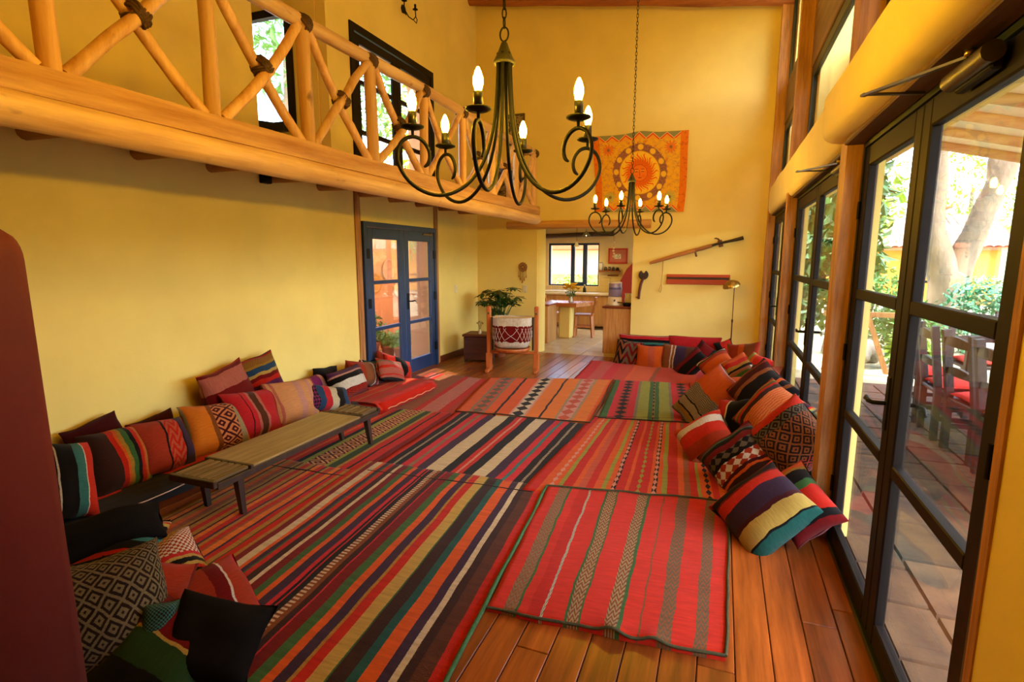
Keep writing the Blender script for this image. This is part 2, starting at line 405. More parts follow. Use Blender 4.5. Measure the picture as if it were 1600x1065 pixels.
MB().bbox(.565, 1.6, 2.187, .655, 3.37, 2.215, .006).build('soffit_board', SOFF, wro); MB().bbox(.605, 3.54, 2.187, .655, 8.4, 2.215, .006).build('soffit_board', SOFF, wro)
for i, (y0, y1, x0, lab) in enumerate([(3.37, 3.54, .58, 'rough timber post between the near and middle glazed doors'), (6.02, 6.17, .57, 'rough timber post between the middle and far glazed doors'),
                                  (8.38, 8.5, .56, 'rough timber post in the far corner beside the glazed doors'), (1.55, 1.585, .643, 'rough timber jamb post beside the yellow pillar')]):
    m = MB(); b = Vector(((x0+.72)/2, (y0+y1)/2, 0)); N = 14
    for j in range(N+1):
        z = 5.0*j/N; w = noise.noise_vector(Vector((i*3, 0, z*1.4)))*.006
        m.v += [(x0+w.x, y0+w.y, z), (.73, y0+w.y, z), (.73, y1+w.z, z), (x0+w.x, y1+w.z, z)]
    for j in range(N):
        for k in range(4): m.f.append((j*4+k, j*4+(k+1) % 4, j*4+4+(k+1) % 4, j*4+4+k)); m.sm.append(False)
    m.f.append((0, 1, 2, 3)); m.f.append((N*4+3, N*4+2, N*4+1, N*4)); m.sm += [False, False]
    o = m.build('trim_%d' % (i+2), POSTW); struct(o, lab, 'post')

def leaf(parent, y0, y1, z0, z1, x0, bars, mt, st=.085, gx=.04, name='door_leaf', bot=.1, top=.1):
    """one glazed leaf in the plane x = x0, thickness gx, stiles st wide, muntins at heights bars"""
    m = MB().bbox(x0, y0, z0, x0+gx, y0+st, z1, .006).bbox(x0, y1-st, z0, x0+gx, y1, z1, .006)
    m.bbox(x0, y0+st, z0, x0+gx, y1-st, z0+bot, .006).bbox(x0, y0+st, z1-top, x0+gx, y1-st, z1, .006)
    lf = m.build(name, mt, parent)
    zs = [z0+bot]+[b for b in bars]+[z1-top]
    for b in bars: MB().bbox(x0, y0+st, b-.025, x0+gx, y1-st, b+.025, .005).build('muntin', mt, lf)
    for a, b in zip(zs, zs[1:]): MB().box(x0+gx*.45, y0+st-.01, a, x0+gx*.6, y1-st+.01, b).build('pane', GLASS, lf)
    return lf
def lever(parent, p, s, inward=-1):
    x_, y_, z_ = p
    m = MB().bbox(x_-.004, y_-.02, z_-.11, x_+.006, y_+.02, z_+.11, .003)
    m.tube([(x_, y_, z_), (x_+inward*.05, y_, z_), (x_+inward*.058, y_+s*.03, z_), (x_+inward*.055, y_+s*.075, z_+.006), (x_+inward*.05, y_+s*.12, z_-.012)], [.009, .009, .01, .009, .006], 8)
    return m.build('handle', STEEL, parent)
for i, (y0, y1, sp, lab) in enumerate([(1.585, 3.37, 2.47, 'nearest pair of dark glazed doors beside the yellow pillar'), (3.54, 6.02, 4.78, 'middle pair of dark glazed doors between two timber posts'), (6.17, 8.38, 7.27, 'farthest pair of dark glazed doors by the back corner')]):
    d = empty('door_%d' % (i+2)); struct(d, lab, 'door')
    MB().box(.655, y0, 0, .72, y0+.035, 2.2).box(.655, y1-.035, 0, .72, y1, 2.2).box(.655, y0+.035, 2.165, .72, y1-.035, 2.2).box(.65, y0+.035, 0, .74, y1-.035, .03).build('door_frame', TEALP, d)
    a = leaf(d, y0+.037, sp-.002, .032, 2.163, .66, [.78, 1.42], DOORP)
    b = leaf(d, sp+.002, y1-.037, .032, 2.163, .66, [.78, 1.42], DOORP)
    lever(b, (.658, sp+.05, 1.02), 1); lever(b, (.704, sp+.05, 1.02), -1, 1)
    for z in (.35, 1.1, 1.85):
        MB().tube([(.652, y0+.037, z-.045), (.652, y0+.037, z+.045)], .008, 8).build('hinge', STEEL, a)
        MB().tube([(.652, y1-.037, z-.045), (.652, y1-.037, z+.045)], .008, 8).build('hinge', STEEL, b)
    # upper window row
    w = empty('window_%d' % (i+2)); struct(w, ['upper window above the nearest glazed doors', 'upper window above the middle glazed doors', 'upper window above the farthest glazed doors'][i], 'window')
    leaf(w, y0, y1, 2.56, 3.36, .69, [], TEALP, st=.09, name='lower_sash', bot=.06, top=.09)
    MB().bbox(.68, y0, 3.37, .76, y1, 3.88).build('spandrel_board', wood('spandrel_wood', '5a3a1c', '8a6434', .6, axis=1, grain=14), w)
    if i == 2:
        MB().bbox(.68, y0, 3.89, .76, 7.3, 4.98).build('spandrel_board', MATS['spandrel_wood'], w)  # board added over part of this window to cut sky light
        leaf(w, 7.31, y1, 3.89, 4.98, .69, [], plain('blue_sash_paint', '24344c', .4), st=.06, name='upper_sash', bot=.05, top=.06)
    else: MB().bbox(.68, y0, 3.89, .76, y1, 4.98).build('spandrel_board', MATS['spandrel_wood'], w)
for x_, y_, lab in [(.5, 1.98, 'steel door closer above the nearest glazed door'), (.56, 3.8, 'small steel door closer beside the middle timber post')]:
    k = empty('door_closer', (.655, y_, 2.13)); tag(k, lab, 'door closer')
    MB().tube([(-.035, -.16, 0), (-.035, .12, 0)], .028 if y_ < 3 else .02, 12).build('cylinder', IRONG, k)
    MB().bbox(-.03, -.14, -.04, 0, .1, .02, .006).build('bracket', STEEL, k)
    MB().bar((-.04, -.02, .03), (-.22, .36, .045), .018, .008).bar((-.22, .36, .05), (-.02, .42, .05), .014, .008).build('arm', IRONG, k)
    MB().lathe([(0, .03), (.013, .03), (.013, .05), (0, .052)], (-.04, -.02, 0), 10).build('pivot', BRASS, k)

# blue double door in the left wall with its timber jambs
d = empty('door_1', (XL, 0, 0)); struct(d, 'blue glazed double door in the left wall below the balcony', 'door')
MB().box(-.05, 5.36, 0, .05, 5.42, 2.03).box(-.05, 7.04, 0, .05, 7.10, 2.03).box(-.05, 5.42, 1.97, .05, 7.04, 2.03).build('door_frame', BLUEP, d)
def bleaf(y0, y1):
    m = MB().bbox(0, y0, .012, .045, y0+.11, 1.965, .006).bbox(0, y1-.11, .012, .045, y1, 1.965, .006).bbox(0, y0+.11, .012, .045, y1-.11, .2, .006).bbox(0, y0+.11, 1.83, .045, y1-.11, 1.965, .006)
    lf = m.build('door_leaf', BLUEP, d)
    for b in (.72, 1.3): MB().bbox(.004, y0+.11, b-.022, .04, y1-.11, b+.022, .004).build('muntin', BLUEP, lf)
    for a, b in ((.2, .72), (.72, 1.3), (1.3, 1.83)): MB().box(.018, y0+.1, a, .026, y1-.1, b).build('pane', GLASS, lf)
    return lf
l1 = bleaf(5.43, 6.228); l2 = bleaf(6.232, 7.03)
lever(l2, (.05, 6.29, 1.02), 1, 1)
for lf, yy in ((l1, 5.43), (l2, 7.03)):
    for z in (.3, 1.05, 1.65): MB().box(.045, yy-.03, z-.06, .053, yy+.035, z+.06).build('hinge', STEEL, lf)
MB().tube([(.06, 6.7, 1.93), (.06, 6.95, 1.93)], .012, 8).tube([(.06, 6.88, 1.93), (.1, 6.88, 1.96)], .008, 8).build('bolt', BRASS, l2)
for y0, y1, lab in ((5.26, 5.35, 'timber jamb post left of the blue door'), (7.11, 7.2, 'timber jamb post right of the blue door')):
    o = MB().bbox(XL-.04, y0, 0, XL+.03, y1, 2.45, .012).build('trim_6' if y0 < 6 else 'trim_7', POSTW); struct(o, lab, 'post')

# upper glazed door onto the balcony
d = empty('door_5', (XL, 0, 0)); struct(d, 'dark glazed double door on the balcony level', 'door')
MB().box(-.06, UD[0], UD[2], .02, UD[0]+.07, UD[3]).box(-.06, UD[1]-.07, UD[2], .02, UD[1], UD[3]).box(-.06, UD[0]+.07, UD[3]-.08, .02, UD[1]-.07, UD[3]).build('door_frame', DOORP, d)
leaf(d, UD[0]+.08, 6.228, UD[2]+.02, UD[3]-.09, -.03, [3.05, 3.6], DOORP, st=.09, bot=.12, top=.1)
leaf(d, 6.232, UD[1]-.08, UD[2]+.02, UD[3]-.09, -.03, [3.05, 3.6], DOORP, st=.09, bot=.12, top=.1)

# ------------------------------------------------------------------ balcony
XB = -2.78
bl = empty('balcony', (XB, 0, 2.2)); struct(bl, 'log and plank balcony along the left wall', 'balcony')
P = log_pts((0, -.9, .015), (0, 8.24, .005), 40, .012, .9)
MB().tube(P, [.082*(1+.07*noise.noise(Vector(p)*1.9)) for p in P], 16).build('edge_log', LOGW, bl)
m = MB(); N = 60
for i in range(N+1):
    y = -.9+9.12*i/N; w = noise.noise(Vector((y*.9, 0, 3)))*.012; w2 = noise.noise(Vector((y*1.2, 4, 3)))*.01
    m.v += [(-.12, y, .075+w), (.062+w2, y, .075+w), (.07+w2, y, .125), (.06+w2, y, .2+w2), (-.12, y, .2+w2)]
for i in range(N):
    for k in range(5): m.f.append((i*5+k, i*5+(k+1) % 5, i*5+5+(k+1) % 5, i*5+5+k)); m.sm.append(False)
m.f.append((0, 1, 2, 3, 4)); m.f.append(tuple(N*5+k for k in (4, 3, 2, 1, 0))); m.sm += [False, False]
m.build('edge_beam', wood('edge_beam_wood', 'a06a34', 'd8ac6c', .6, axis=1, grain=18, rnd=.05, bump=.6), bl)
for i, y in enumerate([.8, 1.45, 2.117, 2.787, 3.4, 4.05, 4.7, 5.35, 6.0, 6.65, 7.3, 7.95]):
    logrun(MB(), (XL-XB, y, .15), (-.13, y, .13), .05, 5, .008).build('joist', wood('joist_log', '7a4a1e', 'b07a3a', .6, axis=0, grain=12, rnd=.1), bl)
bw = (abs(XL-XB)-.13)/7
dk = MB().bbox(.001, 0, 0, bw-.002, 8.9, .03, .003).mesh('deck_plank', wood('deck_wood', '7a4a1e', 'b07a3a', .5, axis=1, grain=16, rnd=.2), True)
for i in range(7): link('deck_plank', dk, bl, (XL-XB+i*bw, -.8, .2))
ra = empty('balcony_railing', (XB, 0, 2.4)); tag(ra, 'peeled pole balcony railing with crossed braces and leather lashings', 'railing')
PY = [-.02, .78, 1.594, 2.41, 3.176, 3.94, 4.79, 5.63, 6.47, 7.31, 8.12]
P = log_pts((0, -.6, .80), (0, 8.16, .80), 44, .018, .8)
MB().tube(P, [.05*(1+.1*noise.noise(Vector(p)*2.2)) for p in P], 12).build('handrail', LOGW, ra)
def lash(p, d1, d2, r, parent):
    """leather wound around a joint of two poles"""
    m = MB(); p = Vector(p)
    for d_, k in ((Vector(d1).normalized(), -1), (Vector(d2).normalized(), 1)):
        a = d_.orthogonal().normalized(); b = d_.cross(a)
        for j in range(3):
            c = p+d_*(j-1)*.017; rr = r*(1.02+.04*j)
            m.tube([c+(a*math.cos(q)+b*math.sin(q))*rr+d_*.012*math.sin(2*q) for q in [2*math.pi*i_/14 for i_ in range(15)]], .0105, 6, False)
    return m.build('lashing', LEATHER, parent)
for i, y in enumerate(PY):
    logrun(MB(), (0, y, -.005), (0, y+.01*math.sin(i*2.3), .78), .046+.004*math.sin(i*1.7), 6, .012).build('post', POLEW, ra)
    lash((0, y, .785), (0, 1, .1), (0, .5, .9), .056, ra)
    if i+1 < len(PY):
        y2 = PY[i+1]; r1 = .033+.004*math.sin(i*3.1)
        def brace(a, b, off, sd):
            a = Vector(a); b = Vector(b); N = 10; c = .02*math.sin(sd*2.7)
            Q = [a.lerp(b, k/N)+Vector((off*math.sin(math.pi*k/N), c*math.sin(math.pi*k/N), -c*math.sin(math.pi*k/N)))+noise.noise_vector(Vector((sd*5, k*.5, 1)))*.008 for k in range(N+1)]
            MB().tube(Q, [r1*(1+.1*noise.noise(Vector((sd, k*.7, 0)))) for k in range(N+1)], 10).build('brace', POLEW, ra)
        brace((0, y+.06, .0), (0, y2-.05, .76), .028, i+.2); brace((0, y+.05, .76), (0, y2-.06, .0), -.028, i+.7)
        lash((0, (y+y2)/2, .385), (0, .7, .7), (0, .7, -.7), .055, ra)
# short return of the railing at the far end
logrun(MB(), (0, 8.12, .80), (-.5, 8.3, .84), .035, 4, .005).build('handrail', POLEW, ra)
logrun(MB(), (-.5, 8.3, 0), (-.5, 8.3, .84), .035, 4, .005).build('post', POLEW, ra)
logrun(MB(), (0, 8.12, .0), (-.5, 8.3, .76), .026, 4, .005).build('brace', POLEW, ra)
logrun(MB(), (0, 8.12, .76), (-.5, 8.3, 0), .026, 4, .005).build('brace', POLEW, ra)

# ================================================================== RUGS
def rug(name, label, A, B, C_, D, mat, z0, nu=36, nv=44, wr=.006, step=None, edge=None, seed=0, lump=None):
    """rug with corners near-left, near-right, far-right, far-left; u runs across, v runs away from the viewer"""
    A, B, C_, D = [Vector((p[0], p[1], 0)) for p in (A, B, C_, D)]; m = MB(); m.uv = []
    def pt(u, v):
        p = A.lerp(B, u).lerp(D.lerp(C_, u), v)
        if step: p += (D-A).normalized()*step(u)*v
        q = p+noise.noise_vector(Vector((u*6, v*6, seed)))*.012*(1 if min(u, v, 1-u, 1-v) < .03 else .4)
        n_ = abs(noise.noise(Vector((p.x*1.9, p.y*1.1, seed+4.2))))*wr+abs(noise.noise(Vector((p.x*5, p.y*4, seed))))*wr*.5
        if lump: n_ += lump(u, v)
        return Vector((q.x, q.y, z0+n_))
    for j in range(nv+1):
        for i in range(nu+1):
            m.v.append(tuple(pt(i/nu, j/nv))); m.uv.append((i/nu, j/nv))
    n = nu+1
    for j in range(nv):
        for i in range(nu): m.f.append((j*n+i, j*n+i+1, (j+1)*n+i+1, (j+1)*n+i)); m.sm.append(True)
    rim = [i for i in range(n)]+[j*n+nu for j in range(1, nv+1)]+[nv*n+i for i in range(nu-1, -1, -1)]+[j*n for j in range(nv-1, 0, -1)]
    base = len(m.v)
    for i in rim: x_, y_, _ = m.v[i]; m.v.append((x_, y_, .001)); m.uv.append(m.uv[i])
    k = len(rim)
    for i in range(k): m.f.append((rim[i], base+i, base+(i+1) % k, rim[(i+1) % k])); m.sm.append(False)
    m.f.append(tuple(base+i for i in range(k))); m.sm.append(False)
    o = m.build(name, mat, fix=False); tag(o, label, 'rug')
    if edge:
        em = MB(); sides = {'n': [i for i in range(n)], 'r': [j*n+nu for j in range(nv+1)], 'f': [nv*n+i for i in range(n)], 'l': [j*n for j in range(nv+1)]}
        for s_ in edge[1]: em.tube([Vector(m.v[i])+Vector((0, 0, .003)) for i in sides[s_]], edge[2] if len(edge) > 2 else .008, 6)
        em.build('edging', plain('rug_edging_'+edge[0], edge[0], .9, var=.3, scale=60), o)
    return o
R1S = ('y2 n1 O2 m1 y2 o2 q2 y1.5 m1.2 y2 r2 y2 m1.2 O2 r2 v1 y1.5 r2.2 q1 O2 v1 r2 y2 G.6 r2 y1.5 d2.5 w2.7 o1.6 v2 g.4 r1.8 b2.4 w1.7 d2.8 g2.2 o2.2 v2.6 c1.7 k.7 c.7 k2 n1.8/w n1.3 b1.8 c.9 d3.2 g2.6 o2.6 v3 y1 r2.8 Y3.6 g.5 b4 t2.6 o1.6 k.2 o1.6 v3 w1.6 b2.2 N4 r4')
rug('striped_rug', 'large rug of many narrow orange, cream, green and purple stripes in the foreground', (-3.04, .95), (-.82, .95), (-1.057, 3.424), (-3.249, 3.34), woven('rug_many_stripes', R1S, pv=90, pu=1, kind='knit', weave=220, jit=.002), .012, 60, 60, .008,
    step=lambda u: -.2 if u < .33 else 0, edge=('2f5a34', 'r', .011), seed=1)
def lump2(u, v): return .03*math.exp(-((u-.55)/.05)**2-(v/.05)**2)+.022*math.exp(-((u-.72)/.04)**2-(v/.05)**2)
rug('red_rug', 'bright red rug with olive patterned bands lying on bare planks', (-.915, 2.045), (.109, 2.106), (.139, 3.62), (-1.05, 3.42),
    woven('rug_red_olive', 'R4 a3.4/q g.6 R2.5 r3.5 W.7/g R5 g.6 A3/n g.6 R6 A3/n g1 R4 g.5/x R4 e3.4/q R5 e3/q R4.5', kind='zigzag', pv=34, pl=2, weave=200), .018, 40, 40, .01, edge=('3a3c22', 'nrf', .007), seed=2, lump=lump2)
rug('black_cream_rug', 'rug with wide black, cream and crimson stripes at the centre', (-2.41, 3.20), (-1.13, 3.3), (-1.09, 5.05), (-2.50, 4.90),
    woven('rug_black_cream', 'r2 k2.2 k.7/w k2 c2 a1.2 c2 v3 w5 k3 r1.4 r.8/w r1.4 k3 w4 v3 c2 T1.1 c2 k2.2 k.7/w k2.6 r2', pv=70, pu=1, kind='knit', jit=.004), .010, edge=('201210', 'n', .005), seed=3)
rug('patterned_runner', 'runner with a yellow bordered band of woven figures beside the low bench', (-3.36, 3.0), (-2.42, 3.05), (-2.50, 4.80), (-3.42, 4.70),
    woven('rug_figured', 'r2 o1 r2 y.6 r2 o1 r1.5 k1.5 l1.6 S5.6/m l1 G2.4 y1 r2 k.7 r2.6 d2', pv=15, pl=1, kind='rings', jit=.004), .0085, edge=('1a1410', 'nl', .005), seed=4)
rug('banded_rug', 'brown rug with pink and red borders near the blue door', (-3.55, 4.45), (-2.5, 4.6), (-2.757, 6.372), (-3.74, 6.5),
    woven('rug_brown_pink', 'x1 I1.2/x r.8 q4.5 r.9 I2.6/x r1 x1', pv=60, pu=60, kind='knit'), .006, seed=5)
rug('orange_rug', 'orange rug with black and cream diamond band in the middle of the far row', (-2.509, 4.85), (-1.107, 4.96), (-1.24, 6.93), (-2.826, 6.45),
    woven('rug_orange', 'o2.5 a.5 z2.4/e a.5 o2 k.5 o2.6 I.4 w2.6/k I.4 O2.6 k.4 O2.6 A.6 I2.6/z A.6 O2.4 o1', pv=9, pl=1), .016, edge=('3a2a16', 'nr', .007), seed=6, wr=.012)
rug('green_rug', 'green and crimson rug with black diamond bands beside the cushion pile', (-1.071, 5.17), (-.1, 5.33), (-.30, 7.06), (-1.225, 6.93),
    woven('rug_green', 'g1.6 c1.4 x2.6/k c1.4 a.7 l2.4 g1 y.4/k g1 l2.4 a.7 c1.4 x2.6/k r1.2', pv=11, pl=1, jit=.004), .0175, edge=('2a1812', 'nr', .006), seed=7, wr=.009)
rug('hourglass_rug', 'red rug with thin black hourglass bands right of the centre', (-1.2, 3.3), (.16, 3.5), (-.08, 5.5), (-1.13, 5.2),
    woven('rug_hourglass', 'r2.6 o1.6 o1.2/I o.8 l1 r2 o1.2 z1.6 r1.6 o1.6 l1 o1 k1/I r2 o.8 r1.4 r1/l r1.4 o.8 k1/I o1 l1 r2.4 o1.4 q1.2 r1.4 l.7 o1 o1.2/k r1.6 o1.6', pv=20, pl=1, jit=.004), .013, edge=('3a1810', 'f', .004), seed=8)
rug('pink_red_rug', 'faded pink and red rug in front of the back wall cushions', (-1.75, 6.75), (-.1, 6.9), (.0, 8.45), (-1.83, 8.2),
    woven('rug_pink', 'c2 i2/c c1.5 z2/r o.6 z3/o q.6 z4/r o2/r r2', pv=60, pu=30, kind='knit'), .009, seed=9)

# ------------------------------------------------------------------ mattresses and cushions
def frame(yaw, tilt, roll=0):
    n = Vector((math.cos(R(yaw))*math.cos(R(tilt)), math.sin(R(yaw))*math.cos(R(tilt)), math.sin(R(tilt))))
    a = Vector((-math.sin(R(yaw)), math.cos(R(yaw)), 0)); b = n.cross(a)
    a, b = a*math.cos(R(roll))+b*math.sin(R(roll)), b*math.cos(R(roll))-a*math.sin(R(roll))
    return Matrix((a, b, n)).transposed()
def pillow_mesh(name, w, h, t, mat, seed=0, N=18, pinch=.07, fold=.0):
    m = MB(); m.uv = []
    def P_(i, j, sgn):
        u = -1+2*i/N; v = -1+2*j/N; u = math.sin(u*math.pi/2); v = math.sin(v*math.pi/2)
        pu, pv_ = 1-pinch*(1-v*v)**1.0*abs(u)**3, 1-pinch*(1-u*u)**1.0*abs(v)**3
        th = ((1-abs(u)**2.6)*(1-abs(v)**2.6))**.5
        n_ = noise.noise_vector(Vector((u*1.3+seed*7.1, v*1.3, sgn*.3+seed)))
        z = sgn*th*t*.62+n_.z*t*.14+fold*(u*u-.4)*t
        return Vector((u*w/2*pu+n_.x*w*.035, v*h/2*pv_+n_.y*h*.035, z)), (i/N, j/N)
    for sgn in (1, -1):
        for j in range(N+1):
            for i in range(N+1):
                p, q = P_(i, j, sgn); m.v.append(tuple(p)); m.uv.append(q)
    n = N+1
    for k, sgn in ((0, 1), (n*n, -1)):
        for j in range(N):
            for i in range(N):
                f = (k+j*n+i, k+j*n+i+1, k+(j+1)*n+i+1, k+(j+1)*n+i); m.f.append(f if sgn > 0 else f[::-1]); m.sm.append(True)
    me = m.mesh(name, mat)
    bm = bmesh.new(); bm.from_mesh(me); bmesh.ops.remove_doubles(bm, verts=bm.verts, dist=.0008); bm.to_mesh(me); bm.free()
    return me
CN = [0]
SMAT = {}
def cushion(label, loc, w, h, t, yaw, tilt, roll, spec, vert=False, group=None, name='cushion', back=None, pinch=.07, fold=0, **kw):
    CN[0] += 1
    if isinstance(spec, str): mat = woven('cushion_cloth_%d' % CN[0], spec, vert, **dict(dict(weave=70, jit=.012, pv=12, pu=12, dim=.6), **kw))
    else: mat = spec
    me = pillow_mesh(name, w, h, t, mat, CN[0], pinch=pinch, fold=fold)
    if back is not None:
        me.materials.append(back)
        for p in me.polygons:
            if p.normal.z < 0: p.material_index = 1
    o = link(name, me, None, None, Matrix.Translation(loc) @ frame(yaw, tilt, roll).to_4x4())
    tag(o, label, 'cushion', group); return o
BLACKC = plain('black_cloth_back', '0d0b0b', .95, var=.2, scale=20, spec=.1)
def row(label, box, X, spec, yaw=0, tilt=30, roll=0, t=.18, dz=0, k=1.0, **kw):
    """cushion leaning on the left wall: its outline in the photograph at plane x = X fixes its size"""
    x0, y0, x1, y1 = box; c = on('x', X, (x0+x1)/2, (y0+y1)/2)
    l = on('x', X, x0, (y0+y1)/2); r_ = on('x', X, x1, (y0+y1)/2); tp = on('x', X, (x0+x1)/2, y0); bt = on('x', X, (x0+x1)/2, y1)
    zb = max(bt.z, .14); c.z = (tp.z+zb)/2+dz
    return cushion(label, c, abs(r_.y-l.y)*k*.87, (tp.z-zb)/math.cos(R(tilt))*k*1.04, t, yaw+7*math.sin(CN[0]*2.4), tilt, roll, spec, **kw)
# mattresses: rounded slabs
def mattress(name, label, x0, y0, x1, y1, h, mt, mt_side, line=None):
    k = empty(name, (x0, y0, 0)); tag(k, label, 'mattress'); w = x1-x0; d_ = y1-y0
    bmx = bmesh.new(); bmesh.ops.create_cube(bmx, size=1)
    for v in bmx.verts: v.co = Vector((w/2+v.co.x*w, d_/2+v.co.y*d_, h*.47+v.co.z*h*.92))
    bmesh.ops.bevel(bmx, geom=bmx.edges[:], offset=.035, segments=3, affect='EDGES'); bmesh.ops.subdivide_edges(bmx, edges=[e for e in bmx.edges if e.calc_length() > .4], cuts=12, use_grid_fill=True)
    for v in bmx.verts: v.co += noise.noise_vector(v.co*2.3+Vector((y0, 0, 0)))*.012
    me = bpy.data.meshes.new('body'); bmx.to_mesh(me); bmx.free(); me.materials.append(mt_side)
    for p in me.polygons: p.use_smooth = True
    link('body', me, k)
    m = MB(); m.uv = []; NU, NV = 8, 30
    for j in range(NV+1):
        for i in range(NU+1):
            u = i/NU; v = j/NV; q = noise.noise(Vector((u*2, v*7, y0)))*.012
            m.v.append((u*(w-.01)+.0, v*d_, h*.97+q-(.05*max(0, (u-.93)/.07)))); m.uv.append((u, v))
    for j in range(NV):
        for i in range(NU): a = j*(NU+1)+i; m.f.append((a, a+1, a+NU+2, a+NU+1)); m.sm.append(True)
    nt = len(m.v)
    for vv in list(m.v): m.v.append((vv[0], vv[1], vv[2]-.012))
    m.uv += list(m.uv)
    for j in range(NV):
        for i in range(NU): a = nt+j*(NU+1)+i; m.f.append((a, a+NU+1, a+NU+2, a+1)); m.sm.append(True)
    m.build('cover_cloth', mt, k, fix=False)
    if line: MB().tube([(w+.006, .1+i*(d_-.2)/20, h*.45+.006*math.sin(i*1.7)) for i in range(21)], .004, 5).build('piping', line, k)
    return k
mattress('floor_mattress', 'long low maroon and black mattress against the cream wall', -3.97, 1.15, -3.34, 4.40, .16, woven('mattress_maroon', 'm3 d2 m2 r2.5 d1', jit=.01), plain('black_mattress', '120b0b', .95, var=.2), plain('white_piping', 'c8b0a0', .8))
mattress('floor_mattress', 'short red striped mattress in front of the blue door', -3.72, 4.45, -3.14, 5.62, .13, woven('mattress_red', 'r2 o1 R2 y.4 r2 x2 R3', jit=.01), woven('mattress_red_side', 'r2 d1', True), plain('cream_piping', 'd8b080', .8))

row('black cushion with a glossy red stripe and teal edge beside the red partition', (66, 700, 152, 806), -3.44, 'k3 W.3 k3 T1.6 W.2 R4 d.5', roll=-16, tilt=34, t=.18)
row('dark brown cushion with two red, yellow and green stripes on the maroon mattress', (128, 676, 238, 778), -3.56, 'b8 r1.2 o.6 y.8 g1 k1 r1.2 o.7 y.8 g1 k1 R1.6 d.5', roll=-6, tilt=29)
row('flat maroon cushion standing behind the brown striped one', (104, 656, 205, 728), -3.88, 'm4 d1 m4', roll=12, tilt=12, t=.09, vert=True)
row('rust cushion with a zigzag coral band and maroon edge', (205, 660, 308, 750), -3.56, 'd2 x6 k.4 z3/r k.4 v3.2 x.8 m3', roll=-8, tilt=29, kind='zigzag', pv=8, pu=10)
row('thin orange-red cushion tucked behind the rust one', (200, 650, 285, 705), -3.88, 'x2 d2 q1 m3', roll=8, tilt=12, t=.09, vert=True)
row('ochre cushion with a band of maroon diamonds left of the bench top', (288, 634, 388, 722), -3.56, 'A1 O3.5 n.5 s2.6/m A1.6 O2', roll=-7, tilt=29, kind='rings', pv=5, pu=5)
row('red and maroon cushion leaning high on the wall, striped lengthwise', (310, 574, 405, 650), -3.79, 'i1.5 d1 k.8 u.7 d2 i2.6 d1 r.8', roll=9, tilt=14, vert=True, dz=.0)
row('woven cushion with a purple lower half perched highest on the wall', (374, 557, 440, 622), -3.82, 'P4 p1 r.8 d.6 Y.5 u1 y.5 n2/y r1 T.4', roll=9, tilt=12, vert=True, kind='knit', pv=40, pu=20)
row('crimson cushion with a dark brown centre stripe', (352, 614, 442, 694), -3.56, 'd.5 c5 k.2 c1 i.5 N1.4 i.5 c3.4 d.4 c2 g.4 y.4 d1', roll=-7, tilt=29)
row('peach cushion with faint mauve stripes', (418, 598, 500, 668), -3.55, 'i1 S.7 i.5 S2.6 I1 S1 I.6 S3', roll=-8, tilt=29)
row('mauve and pink cushion half hidden behind the peach one', (462, 588, 516, 630), -3.84, 'I1 i2 P1 I1.4 p1', roll=6, tilt=12, t=.11)
row('low dark cushion with grey, red and cream stripes behind the far end of the bench', (474, 606, 548, 650), -3.50, 'K3/P u1 c1 w1 k1 u1.6 c1 u1', roll=-20, tilt=35, t=.16, kind='diamond', pv=10, pu=22)
row('black cushion in the middle of the wall row', (492, 574, 530, 622), -3.84, 'k4 K1 k3', roll=-4, tilt=12, t=.12)
row('cushion with purple, black and white bands above a red flowered base', (516, 577, 572, 630), -3.66, 'R3/k R1/k W2.2 k1.4 I.5 p3', tilt=26, roll=3, vert=True, kind='rings', pv=6, pu=10, t=.2)
row('brown cushion edged with thin white and pink stripes', (540, 566, 592, 618), -3.80, 'x4 q2 W.4 k.3 c.7 W.4 x1.4 c.5', tilt=20, roll=-14)
row('teal and black striped cushion next to the pink one', (566, 566, 616, 614), -3.82, 'c.7 W.4 k.5 t2.4 k2 t1.2 k3', tilt=20, roll=-16)
row('pink and red striped cushion with a black and scarlet side, last before the blue door', (588, 562, 634, 610), -3.62, 'k1.5 i1.2 R.6 i2 R.8 i1.6 a.8 R.7 i2', tilt=30, roll=-20, vert=True, t=.14, k=.9)
row('small rust cushion wedged against the blue door', (588, 553, 622, 585), -3.86, 'x3 d1 x2', tilt=12, roll=-20, t=.12)
row('scarlet and black cushion behind the pink striped one', (604, 560, 640, 600), -3.72, 'R2 k1.6 R1 o1', tilt=26, roll=-25, t=.13)

# foreground pile behind the red partition
def pile(label, axis, val, px, py, w, h, t, yaw, tilt, roll, spec, **kw): return cushion(label, on(axis, val, px, py), w, h, t, yaw, tilt, roll, spec, **kw)
pile('black bolster lying at the near end of the maroon mattress', 'z', .19, 165, 838, .5, .24, .18, 320, 60, 10, BLACKC, name='bolster_cushion', pinch=.03)
pile('dark cushion with teal, red and cream stripes under the black bolster', 'z', .10, 178, 872, .42, .42, .15, 300, 68, 8, 'k2 T1 k1 r1.2 k.8 T1.5 k1.4 Y.6 r.5 W.4 k1', vert=True)
pile('round red and green knitted cushion on the floor', 'z', .12, 252, 912, .40, .38, .2, 300, 52, 36, 'A4/G k.4 c.3 Y.4 k.5 Y.3 c.4 x4.6/W R.6', vert=True, kind='knit', pv=18, pu=22)
pile('big grey cushion woven with yellow nested diamonds', 'z', .255, 166, 958, .42, .44, .15, 318, 24, 8, 'K5/a K5/a', kind='rings', pv=8.2, pu=8.2)
pile('rust orange cushion squeezed behind the diamond one', 'z', .21, 216, 948, .34, .36, .13, 330, 16, -22, 'x3 o1 x3 d1')
